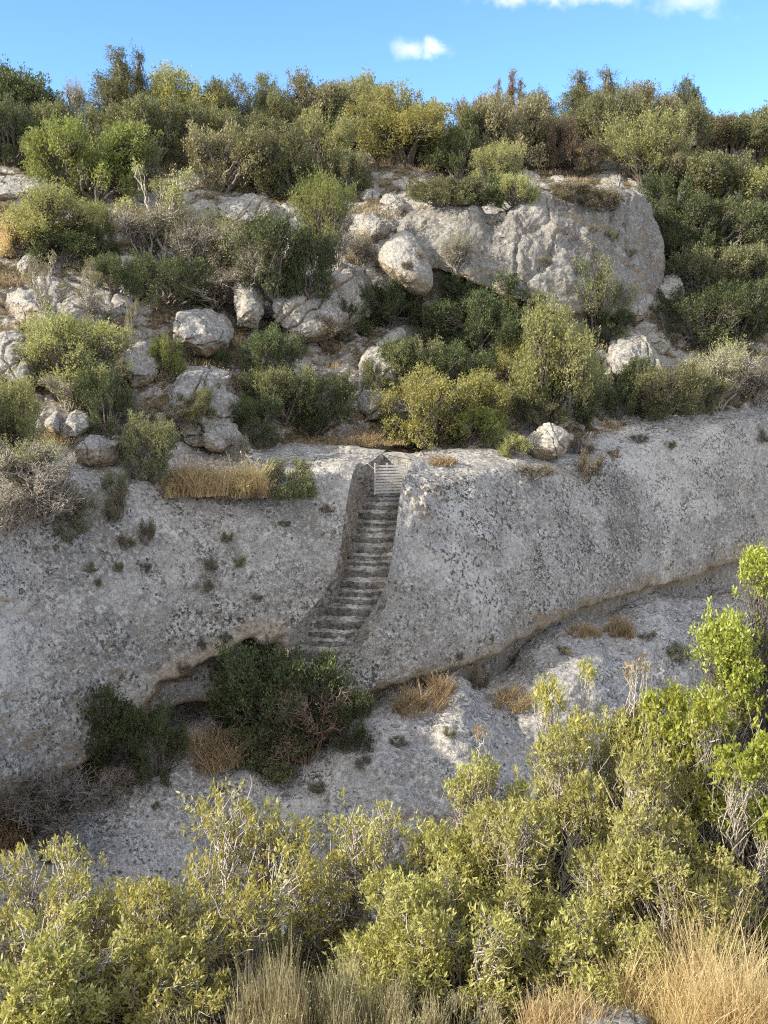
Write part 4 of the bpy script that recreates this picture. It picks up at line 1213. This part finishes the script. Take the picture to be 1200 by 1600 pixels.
# ------------------------------------------------------------------ on the ledge
G6 = 'bushes along the ledge'
for a in (
 (668, 694, 150, 112, 'round', 'yellow', 'sunlit carob bush on the ledge just right of the gate'),
 (745, 672, 96, 92, 'spray', 'yellow', 'sunlit upright sprays right of the carob bush'),
 (640, 694, 90, 40, 'bush', 'bright', 'low fresh green skirt at the foot of the carob bush'),
 (730, 690, 110, 56, 'bush', 'bright', 'green skirt between the two sunlit bushes'),
 (862, 665, 150, 188, 'spray', 'olive', 'tallest sunlit olive on the ledge, behind the lone boulder'),
 (815, 640, 80, 108, 'spray', 'yellow', 'yellow left limb of the tallest sunlit olive'),
 (905, 680, 92, 112, 'round', 'dark', 'shaded dark bush at the right foot of the tallest sunlit olive'),
 (850, 668, 90, 62, 'round', 'mastic', 'grey-green bush behind the lone boulder'),
 (962, 655, 56, 56, 'bush', 'dark', 'small dark bush right of the tall olive'),
 (1028, 655, 116, 86, 'round', 'mastic', 'broad grey-green bush on the right of the ledge'),
 (985, 600, 50, 40, 'bush', 'dark', 'dark bush above the broad grey-green one'),
 (1118, 640, 110, 108, 'twiggy', 'olive', 'airy pale-topped bush on the right of the ledge'),
 (1090, 645, 80, 66, 'round', 'mastic', 'dull bush left of the airy pale-topped one'),
 (1180, 632, 90, 66, 'twiggy', 'scrub', 'brownish twiggy bush at the right end of the ledge'),
 (800, 712, 52, 36, 'bush', 'olive', 'low pale shrub at the left of the lone boulder'),
 (915, 748, 48, 46, 'cushion', 'scrub', 'brownish low shrub at the right of the lone boulder'),
 (905, 708, 46, 32, 'cushion', 'scrub', 'small brown scrub above the ledge rim right of the lone boulder'),
 (830, 748, 70, 24, 'cushion', 'scrub', 'flat dry mat on the ledge rim under the lone boulder'),
):
    plant(*a, group=G6, dy=1.3 if 'tallest sunlit' in a[-1] or 'behind the lone' in a[-1] else 0.0)

# ------------------------------------------------------------------ foot of the face
G7 = 'bushes at the foot of the face'
for a in (
 (150, 1205, 160, 164, 'round', 'dark', 'dark green bush at the foot of the left face'),
 (245, 1212, 100, 120, 'round', 'dark', 'smaller darker bush right of the first one'),
 (395, 1150, 130, 140, 'round', 'dark', 'left half of the big dark bush below the stairs'),
 (436, 1172, 196, 178, 'round', 'dark', 'big dark bush below the stairs'),
 (535, 1165, 96, 96, 'round', 'dark', 'fresh dark right end of the big bush below the stairs'),
 (430, 1195, 130, 66, 'bush', 'mastic', 'grey-green skirt of the big bush on the shelf'),
 (90, 1300, 190, 96, 'bare', 'scrub', 'brown tangle of dry stems at the foot of the left face', None, 'bark'),
 (40, 1300, 130, 90, 'twiggy', 'scrub', 'brown dry stems at the lower left edge', None, 'bark'),
 (175, 1250, 90, 70, 'twiggy', 'scrub', 'rusty dry scrub under the first dark bush'),
):
    o = plant(*a)
    if o: o['group'] = G7
e = plant(482, 1165, 130, 132, 'bare', 'rust', 'reddish leafless thicket in the big bush below the stairs', G7, 'redtwig', dy=-.9)

# ------------------------------------------------------------------ tufts on the rock
G8 = 'tufts growing on the rock face'
for a in (
 (185, 812, 54, 60, 'cushion', 'scrub', 'largest brown tuft, at the left lip of the face'),
 (180, 775, 44, 40, 'cushion', 'mastic', 'grey-green tuft above the largest brown one'),
 (227, 846, 32, 38, 'cushion', 'scrub', 'upright brown tuft right of the largest one'),
 (195, 858, 40, 28, 'cushion', 'scrub', 'wide brown tuft under the largest one'),
 (228, 893, 18, 16, 'cushion', 'dark', 'small round green tuft on the left face'),
 (184, 893, 18, 18, 'cushion', 'mastic', 'small dull tuft left of the round green one'),
 (142, 892, 26, 16, 'cushion', 'mastic', 'flat greenish tuft on the left face'),
 (376, 886, 20, 18, 'cushion', 'bright', 'brightest green tuft on the left face'),
 (353, 846, 22, 16, 'cushion', 'mastic', 'green tuft above the brightest one'),
 (330, 890, 22, 24, 'cushion', 'scrub', 'brown-green tuft left of the brightest one'),
 (326, 924, 18, 18, 'cushion', 'scrub', 'tuft under the brown-green one'),
 (155, 916, 12, 14, 'cushion', 'scrub', 'tiny brown tuft low at the left'),
 (400, 940, 26, 16, 'cushion', 'scrub', 'dry tuft near the stairs side of the left face'),
 (112, 842, 60, 40, 'cushion', 'mastic', 'dull green mat under the leafless bush'),
 (385, 1002, 40, 20, 'cushion', 'scrub', 'dry tuft under the bulge left of the big dark bush'),
 (316, 1015, 14, 24, 'cushion', 'scrub', 'thin dark tuft under the bulge'),
 (353, 1002, 20, 14, 'cushion', 'dark', 'small green tuft under the bulge'),
 (284, 1050, 26, 16, 'cushion', 'scrub', 'dark flat tuft in the hollow'),
 (510, 800, 24, 12, 'cushion', 'scrub', 'tuft on the rim left of the stairs'),
 (445, 822, 20, 10, 'cushion', 'mastic', 'flat tuft left of the stairs rim'),
 (720, 1030, 16, 14, 'cushion', 'scrub', 'small tuft in the eroded band'),
 (960, 714, 30, 14, 'cushion', 'scrub', 'dry mat on the right rim'),
 (1000, 690, 26, 12, 'cushion', 'scrub', 'thin dry mat further on the right rim'),
 (1050, 700, 26, 12, 'cushion', 'scrub', 'dry mat near the right end of the rim'),
 (1190, 690, 26, 20, 'cushion', 'scrub', 'brown tuft at the right edge of the rim'),
 (850, 415, 20, 12, 'cushion', 'mastic', 'small tuft on the large cliff'),
 (955, 375, 22, 16, 'cushion', 'mastic', 'green tuft on the right brow of the large cliff'),
 (925, 362, 18, 12, 'cushion', 'scrub', 'brown tuft on the brow of the large cliff'),
 (985, 400, 20, 12, 'cushion', 'scrub', 'brown tuft on the right shoulder of the large cliff'),
 (640, 420, 24, 12, 'cushion', 'scrub', 'tuft on the egg-shaped boulder'),
 (655, 405, 18, 14, 'cushion', 'scrub', 'upper tuft on the egg-shaped boulder'),
 (1060, 1030, 40, 28, 'cushion', 'dark', 'dark green tuft on the right shelf'),
 (500, 1236, 36, 16, 'cushion', 'scrub', 'brown mat on the lower shelf below the big bush'),
 (570, 1195, 40, 16, 'cushion', 'scrub', 'brown mat right end of the lower shelf'),
 (430, 1222, 30, 12, 'cushion', 'scrub', 'flat brown mat below the big bush, nearer the middle of the shelf'),
 (625, 1165, 34, 16, 'cushion', 'scrub', 'brown tuft in a hollow of the shelf right of the big bush'),
 (700, 1150, 28, 18, 'cushion', 'mastic', 'greenish tuft on the shelf behind the thin red-tipped sprig'),
 (545, 1172, 40, 14, 'twiggy', 'scrub', 'dry twigs lying on the shelf at the right foot of the big bush'),
 (745, 1075, 44, 36, 'cushion', 'scrub', 'brown tuft in the eroded band right of the undercut grass'),
 (880, 1022, 40, 16, 'cushion', 'scrub', 'dry mat on the upper right shelf below the left grass clump'),
 (1010, 1000, 30, 14, 'cushion', 'scrub', 'dry mat right of the taller grass clump on the upper shelf'),
 (340, 1235, 26, 10, 'cushion', 'scrub', 'thin dry mat low on the left of the shelf'),
 (245, 1262, 18, 12, 'cushion', 'scrub', 'little tuft on the lower shelf'),
): plant(*a, group=G8)

# ------------------------------------------------------------------ dry grass
for a, kw in (
 ((300, 768, 120, 72, 'straw', 'golden dry grass on the left ledge, beside the rounded shrub'), dict(n=2600, depth=1.5)),
 ((375, 768, 120, 68, 'straw', 'golden dry grass on the left ledge, beside the leafless shrub'), dict(n=2600, depth=1.5)),
 ((340, 772, 190, 34, 'tawny', 'brown trampled front edge of the golden dry grass'), dict(n=2200, depth=1.0)),
 ((685, 722, 64, 14, 'tawny', 'flat tawny grass mat on the ledge right of the gate'), dict(n=1200, lean=.8)),
 ((330, 1180, 140, 62, 'tawny', 'tawny grass in the hollow between the dark bushes'), dict(n=2200, lean=.8)),
 ((655, 1105, 96, 66, 'tawny', 'tawny grass in the undercut right of the stairs'), dict(n=1100, lean=.75, bw=.008)),
 ((690, 1082, 50, 56, 'tawny', 'taller tawny grass at the right end of that undercut'), dict(n=500, lean=.7, bw=.008)),
 ((800, 1096, 86, 46, 'tawny', 'brown grass in the dip of the shelf'), dict(n=800, lean=.8, bw=.008)),
 ((915, 990, 60, 34, 'tawny', 'left grass clump on the upper right shelf'), dict(n=600, lean=.7, bw=.009)),
 ((968, 986, 66, 48, 'tawny', 'taller grass clump on the upper right shelf'), dict(n=800, lean=.6, bw=.009)),
 ((20, 1312, 80, 66, 'tawny', 'reddish dry grass at the lower left edge'), dict(n=1400, lean=.4)),
 ((555, 690, 190, 20, 'tawny', 'brown dry ground cover behind the gate platform'), dict(n=2600, lean=.8, depth=1.8)),
 ((590, 262, 60, 18, 'tawny', 'dry grass above the tan overhanging boulder'), dict(n=700, bw=.02)),
 ((330, 268, 60, 16, 'tawny', 'dry grass patch under the dome tree'), dict(n=700, bw=.02)),
 ((200, 358, 60, 20, 'straw', 'dry pale grass under the large bright green bush'), dict(n=700, bw=.018)),
 ((20, 445, 60, 22, 'tawny', 'dry reddish grass left of the spindly sapling'), dict(n=700, bw=.016)),
 ((670, 770 + 300, 30, 20, 'tawny', 'thin grass fringe at the foot of the right face'), dict(n=300)),
 ((920, 240, 60, 20, 'tawny', 'dry orange grass in the gap of the crest'), dict(n=700, bw=.022)),
): grass(*a, group='dry grass patches', **dict(dict(lean=.55), **kw))

# ------------------------------------------------------------------ wooden gate
og = at(610, 771, 29.45)
gate = add('wooden_gate', None, None, tuple(og))
gate.rotation_euler = (R(8), 0, R(10))
tag(gate, 'small weathered grey slatted wooden gate across the top of the stairs', 'gate')
M['wood'] = bark_mat('weathered_wood', (.36, .35, .33), (.62, .60, .57), 22)


def box(x0, x1, y0, y1, z0, z1, skew=0.0):
    v = np.array([(x, y, z + skew * x) for x in (x0, x1) for y in (y0, y1) for z in (z0, z1)])
    return v, np.array([(0, 1, 3, 2), (4, 6, 7, 5), (0, 4, 5, 1), (2, 3, 7, 6), (0, 2, 6, 4), (1, 5, 7, 3)])


def boxes(name, lst, mat, parent):
    V, Fq, k = [], [], 0
    for b in lst:
        v, f = box(*b); V.append(v); Fq.append(f + k); k += 8
    return add(name, mk_mesh(name, np.concatenate(V), [np.concatenate(Fq)], mat), parent)


gw, gh = 1.04, .98
for x in (-gw / 2, gw / 2 - .035): boxes('post', [(x, x + .035, -.03, .03, -.02, gh + .015)], M['wood'], gate)
for x in (-.16, .14): boxes('batten', [(x, x + .06, .012, .035, .0, gh + .01)], M['wood'], gate)
for k in range(10):
    z = .02 + k * (gh - .04) / 10
    j = rp.uniform(-.006, .006)
    boxes('slat', [(-gw / 2 + .036, gw / 2 - .036, -.014 + rp.uniform(-.006, .004), .008, z + j, z + j + .054, rp.uniform(-.012, .012))], M['wood'], gate)
p0, p1 = at(561, 711, 30.2), at(588, 735, 29.3)
v, f = tubes(np.array([p0 + [0, 0, .05]]), np.array([(p0 + p1) / 2 + [0, 0, -.06]]), np.array([p1]), [.007], [.007], 10, 6)
tag(add('rope', mk_mesh('rope', v - p0, [f], M['twig'], True), None, tuple(p0)), 'pale rope running from the ledge to the left post of the gate', 'rope')

# ------------------------------------------------------------------ low undergrowth over the slope (nobody could count it)
def scatter(name, label, mat, n, size, per, leaf, seed, thr, dens_scale=.35, grassy=False, up=.8):
    g = np.random.default_rng(seed)
    nr, nc = GH.shape[:2]
    r_ = g.integers(14, nr - 4, n * 3); c_ = g.integers(4, nc - 4, n * 3)
    P = GH[r_, c_]
    dn = fbm(P * dens_scale, 3, seed) + .35 * g.normal(size=len(P))
    P = P[dn > thr][:n]
    m = len(P)
    sz = size * g.uniform(.5, 1.5, m)
    idx = np.repeat(np.arange(m), per)
    k = len(idx)
    d = nrm(g.normal(size=(k, 3)) + np.array([0, 0, .5])); d[:, 2] = np.abs(d[:, 2])
    Pos = P[idx] + d * (sz[idx] * g.uniform(.15, 1, k) ** .5)[:, None] * np.array([1, 1, .75])
    ct = g.uniform(0, 1, m)
    if grassy:
        Pos = P[idx] + g.normal(size=(k, 3)) * np.array([1, 1, .05]) * sz[idx][:, None] * .6
        Ax = g.normal(size=(k, 3)) * .35 + np.array([0, 0, 1])
        V, Fq, tn = leaves(Pos, Ax, leaf, .07, g, 0, 'diamond', ct[idx])
    else:
        V, Fq, tn = leaves(Pos, d + g.normal(size=(k, 3)) * .6, leaf, .5, g, up, 'diamond', ct[idx])
    o = add(name, mk_mesh(name, V, [Fq], M[mat], False, tn))
    return tag(o, label, 'undergrowth', None, 'stuff')


scatter('undergrowth', 'low grey-brown scrub covering the hillside between the rocks', 'under', 3600, .36, 70, .075, 71, -.05)
scatter('dry_grass', 'thin dry grass on the soil pockets of the hillside', 'tawny', 1500, .45, 60, .30, 72, .12, .3, True)

# ------------------------------------------------------------------ near plants, below the camera
M['fgleaf'] = leaf_mat('near_mastic_leaves', (.30, .30, .08), (.54, .51, .20), .38, rough=.42, spec=.4)
M['fgdull'] = leaf_mat('near_olive_green_leaves', (.23, .235, .075), (.46, .435, .17), .36, rough=.45, spec=.4)
M['fgcarob'] = leaf_mat('near_fresh_leaves', (.22, .26, .045), (.46, .48, .12), .42, rough=.36, spec=.5)
M['fgtip'] = leaf_mat('near_reddish_leaves', (.28, .26, .09), (.42, .29, .16), .36, rough=.45, tcol=(1.2, 1., .7))
M['fgtwig'] = bark_mat('pale_grey_twigs', (.30, .27, .22), (.55, .50, .43), 40)


def bank_at(x, y):
    hit = CAST_BANK.ray_cast(Vector((x, y, 5)), Vector((0, 0, -1)))
    return hit[0].z if hit[0] is not None else float(bankz(np.array(x), y))


CAST_BANK = BVHTree.FromPolygons(GN[::2, ::2].reshape(-1, 3).tolist(), grid_faces(*GN[::2, ::2].shape[:2]).tolist())


def near(px, top, Y, wpx, label, name, mat, seed, depth=1.0, wood='fgtwig', cat='bush', base_dz=0.0, **kw):
    t = at(px, top, Y)
    zb = bank_at(t[0], Y) + base_dz
    Wm, Hm = wpx / F * Y, t[2] - zb
    d = dict(W_=Wm, H_=Hm, n_lobe=40, n_clump=728, per=18, leaf=.031, lw=.31, rc=.030, up=.5, trunk=.010, spray=.9, low=.04, shape='oval', bare=.2, twig_r=.0024, nside=5, wob=.07, form='ragged', stems=6)
    d.update(kw)
    (V, Fq, tn), (Vw, Fw) = gen_plant(seed, **d)
    e = add(name, None, None, (t[0], Y, zb))
    e.rotation_euler = (0, 0, seed * .7)
    e.scale = (1, depth, 1)
    add('foliage', mk_mesh('foliage', V, [Fq], M[mat], False, tn), e)
    add('branches', mk_mesh('branches', Vw, [Fw], M[wood], True), e)
    return tag(e, label, cat, 'bushes on the near bank')


near(60, 1338, 5.0, 300, 'pale-leaved mastic bush in the lower left corner, rear plant', 'mastic_bush', 'fgleaf', 301, n_clump=712, bare=.32, twig_r=.003)
near(200, 1420, 4.7, 300, 'low mastic bush with bare white twigs at the lower left', 'mastic_bush', 'fgleaf', 302, n_clump=989, bare=.3)
near(345, 1300, 5.3, 330, 'mastic bush with yellow-green tufts before the rock shelf, left of centre', 'mastic_bush', 'fgleaf', 303, n_clump=814, bare=.32, twig_r=.003)
near(470, 1278, 5.7, 260, 'taller mastic bush with bright tufts below the stairs', 'mastic_bush', 'fgleaf', 304, n_clump=712, bare=.32, twig_r=.003)
near(620, 1288, 5.5, 280, 'mastic bush with pale forked twigs at bottom centre', 'mastic_bush', 'fgleaf', 305, n_clump=788, bare=.32, twig_r=.003)
near(60, 1470, 4.2, 330, 'front mastic bush filling the bottom left corner', 'mastic_bush', 'fgdull', 306, n_clump=1095, bare=.2)
near(250, 1500, 4.3, 240, 'sparse low mastic bush at the bottom left with dark gaps', 'mastic_bush', 'fgleaf', 307, n_clump=670, bare=.35)
near(650, 1375, 4.9, 300, 'dense dull green bush at bottom centre', 'mastic_bush', 'fgdull', 308, n_clump=1591)
near(770, 1205, 5.9, 270, 'loose olive-green bush with many pale twigs, right of centre', 'lentisk_bush', 'fgdull', 309, n_clump=1944, bare=.25)
near(890, 1052, 6.3, 190, 'upright yellow-green bush rising highest against the rock shelf', 'lentisk_bush', 'fgleaf', 310, n_clump=1237)
near(850, 1260, 5.3, 340, 'wide dense green bush filling the lower right middle', 'lentisk_bush', 'fgdull', 311, n_clump=2652, per=20)
near(1000, 1140, 5.9, 300, 'broad leafy bush right of the upright yellow-green one', 'lentisk_bush', 'fgdull', 312, n_clump=2298, per=20)
near(1075, 1062, 6.1, 200, 'vivid green leafy bush under the right-hand bright branches', 'carob_bush', 'fgcarob', 313, n_clump=1768, per=18, leaf=.031, lw=.5)
near(1170, 1140, 5.6, 260, 'glossy green bush at the right edge', 'carob_bush', 'fgcarob', 314, n_clump=1944, per=18, leaf=.031, lw=.5)
near(1040, 1300, 5.0, 300, 'green bush above the straw-coloured grass on the right', 'lentisk_bush', 'fgdull', 315, n_clump=1944)
near(1205, 872, 6.4, 250, 'tall bright green bush leaning in from the right edge', 'carob_bush', 'fgcarob', 316, n_clump=1900, per=22, leaf=.027, lw=.5, low=.05, rc=.045, trunk=.014, bare=.03, stems=3, n_lobe=22, ragl=(.2, .36), wood='bark')
near(1160, 1085, 5.9, 190, 'tangle of dry arching twigs at the right edge', 'dry_bush', 'fgtip', 317, n_clump=742, per=4, bare=.7, twig_r=.003, wob=.13)
near(745, 1135, 6.1, 80, 'thin sprig with reddish leaf tips before the rock shelf', 'lentisk_sprig', 'fgtip', 318, n_clump=102, per=9, n_lobe=6, form='spindly', trunk=.008, stems=2)
near(1000, 1030, 6.2, 110, 'thin sprigs with pinkish tips left of the vivid green bush', 'lentisk_sprig', 'fgtip', 319, n_clump=153, per=10, n_lobe=7, form='spindly', trunk=.008, stems=3)
near(740, 1420, 4.6, 330, 'shadowy low bush with pale dead twigs above the bottom grass', 'lentisk_bush', 'fgdull', 320, n_clump=1414, bare=.35, twig_r=.003)
near(920, 1430, 4.6, 280, 'low olive-green bush left of the straw-coloured grass', 'lentisk_bush', 'fgdull', 321, n_clump=1414, bare=.25)


for px, top, Y, mat, sd, lab in ((-230, 1330, 5.2, 'fgleaf', 331, 'mastic bush on the bank past the left edge, nearer one'), (-520, 1290, 5.8, 'fgdull', 332, 'dull mastic bush further past the left edge'),
                                 (1440, 1120, 5.8, 'fgcarob', 333, 'green bush on the bank past the right edge, nearer one'), (1760, 1160, 5.6, 'fgdull', 334, 'dull bush further past the right edge')):
    near(px, top, Y, 420, lab, 'mastic_bush', mat, sd, n_clump=1000)


def near_grass(px, top, Y, wpx, mat, label, n, seed, bw=.0022, lean=.3, depth=None, heads=.3, name='dry_grass', cat='grass'):
    t = at(px, top, Y)
    zb = bank_at(t[0], Y)
    V, Fq, tn = gen_grass(seed, wpx / F * Y, t[2] - zb, n, bw, heads, lean, depth)
    o = add(name, mk_mesh(name, V, [Fq], M[mat], False, tn), None, (t[0], Y, zb))
    return tag(o, label, cat, 'dry stalks on the near bank')


M['fgstraw'] = leaf_mat('near_straw', (.46, .36, .18), (.76, .63, .37), .4, tcol=(1.1, 1., .7))
M['fgstalk'] = leaf_mat('near_grey_stalks', (.24, .21, .12), (.50, .46, .28), .3, tcol=(1.1, 1., .8))
near_grass(430, 1440, 4.1, 200, 'fgstalk', 'stand of thin grey-green stalks at bottom, left of centre', 1600, 401, lean=.15, depth=.5)
near_grass(560, 1450, 4.15, 190, 'fgstalk', 'stand of thin greyish stalks at bottom centre', 1500, 402, lean=.18, depth=.5)
near_grass(1140, 1355, 4.3, 260, 'fgstraw', 'tall golden straw in the lower right corner', 4200, 403, lean=.5, depth=.9)
near_grass(1020, 1440, 4.2, 180, 'fgstraw', 'feathery golden straw left of the tallest straw', 2600, 404, lean=.4, depth=.7)
near_grass(1180, 1450, 3.8, 240, 'fgstraw', 'front straw filling the bottom right corner', 3200, 405, lean=.5, depth=.6)
near_grass(900, 1530, 3.9, 220, 'fgstraw', 'short dry grass at the bottom, beside the pale stone', 1600, 406, lean=.5, depth=.6)
near_grass(700, 1556, 3.9, 260, 'fgstalk', 'short dry grass along the bottom edge at centre', 1500, 407, lean=.4, depth=.6)
near_grass(330, 1575, 3.85, 300, 'fgstalk', 'short dry grass along the bottom edge at the left', 1000, 408, lean=.4, depth=.6)


# ------------------------------------------------------------------ loose stones lying about (nobody could count them)
def stones(name, label, grids, n, lo, hi, mat, seed):
    g = np.random.default_rng(seed)
    ph = (1 + 5 ** .5) / 2
    ico = nrm(np.array([(-1, ph, 0), (1, ph, 0), (-1, -ph, 0), (1, -ph, 0), (0, -1, ph), (0, 1, ph), (0, -1, -ph), (0, 1, -ph), (ph, 0, -1), (ph, 0, 1), (-ph, 0, -1), (-ph, 0, 1)], float))
    tri = np.array([(0, 11, 5), (0, 5, 1), (0, 1, 7), (0, 7, 10), (0, 10, 11), (1, 5, 9), (5, 11, 4), (11, 10, 2), (10, 7, 6), (7, 1, 8), (3, 9, 4), (3, 4, 2), (3, 2, 6), (3, 6, 8), (3, 8, 9), (4, 9, 5), (2, 4, 11), (6, 2, 10), (8, 6, 7), (9, 8, 1)])
    P = []
    for G, r0, r1 in grids:
        P.append(G[g.integers(int(r0 * G.shape[0]), int(r1 * G.shape[0]), n), g.integers(2, G.shape[1] - 2, n)])
    P = np.concatenate(P); m = len(P)
    s_ = lo * (hi / lo) ** (g.uniform(size=m) ** 1.8)
    V = ico[None] * g.uniform(.6, 1.25, (m, 12, 1)) * s_[:, None, None] * g.uniform(.6, 1.2, (m, 1, 3)) + P[:, None]
    Fq = (np.arange(m) * 12)[:, None, None] + tri[None]
    return tag(add(name, mk_mesh(name, V.reshape(-1, 3), [Fq.reshape(-1, 3)], M[mat], False)), label, 'stones', None, 'stuff')


stones('loose_stones', 'loose stones and rubble lying on the hillside and ledges', [(GH, .03, .9), (GH, .03, .5), (GL[:, :-16], .86, .97), (GR[:, 16:], .86, .97), (GS, .22, .42)], 260, .03, .16, 'boulder', 93)
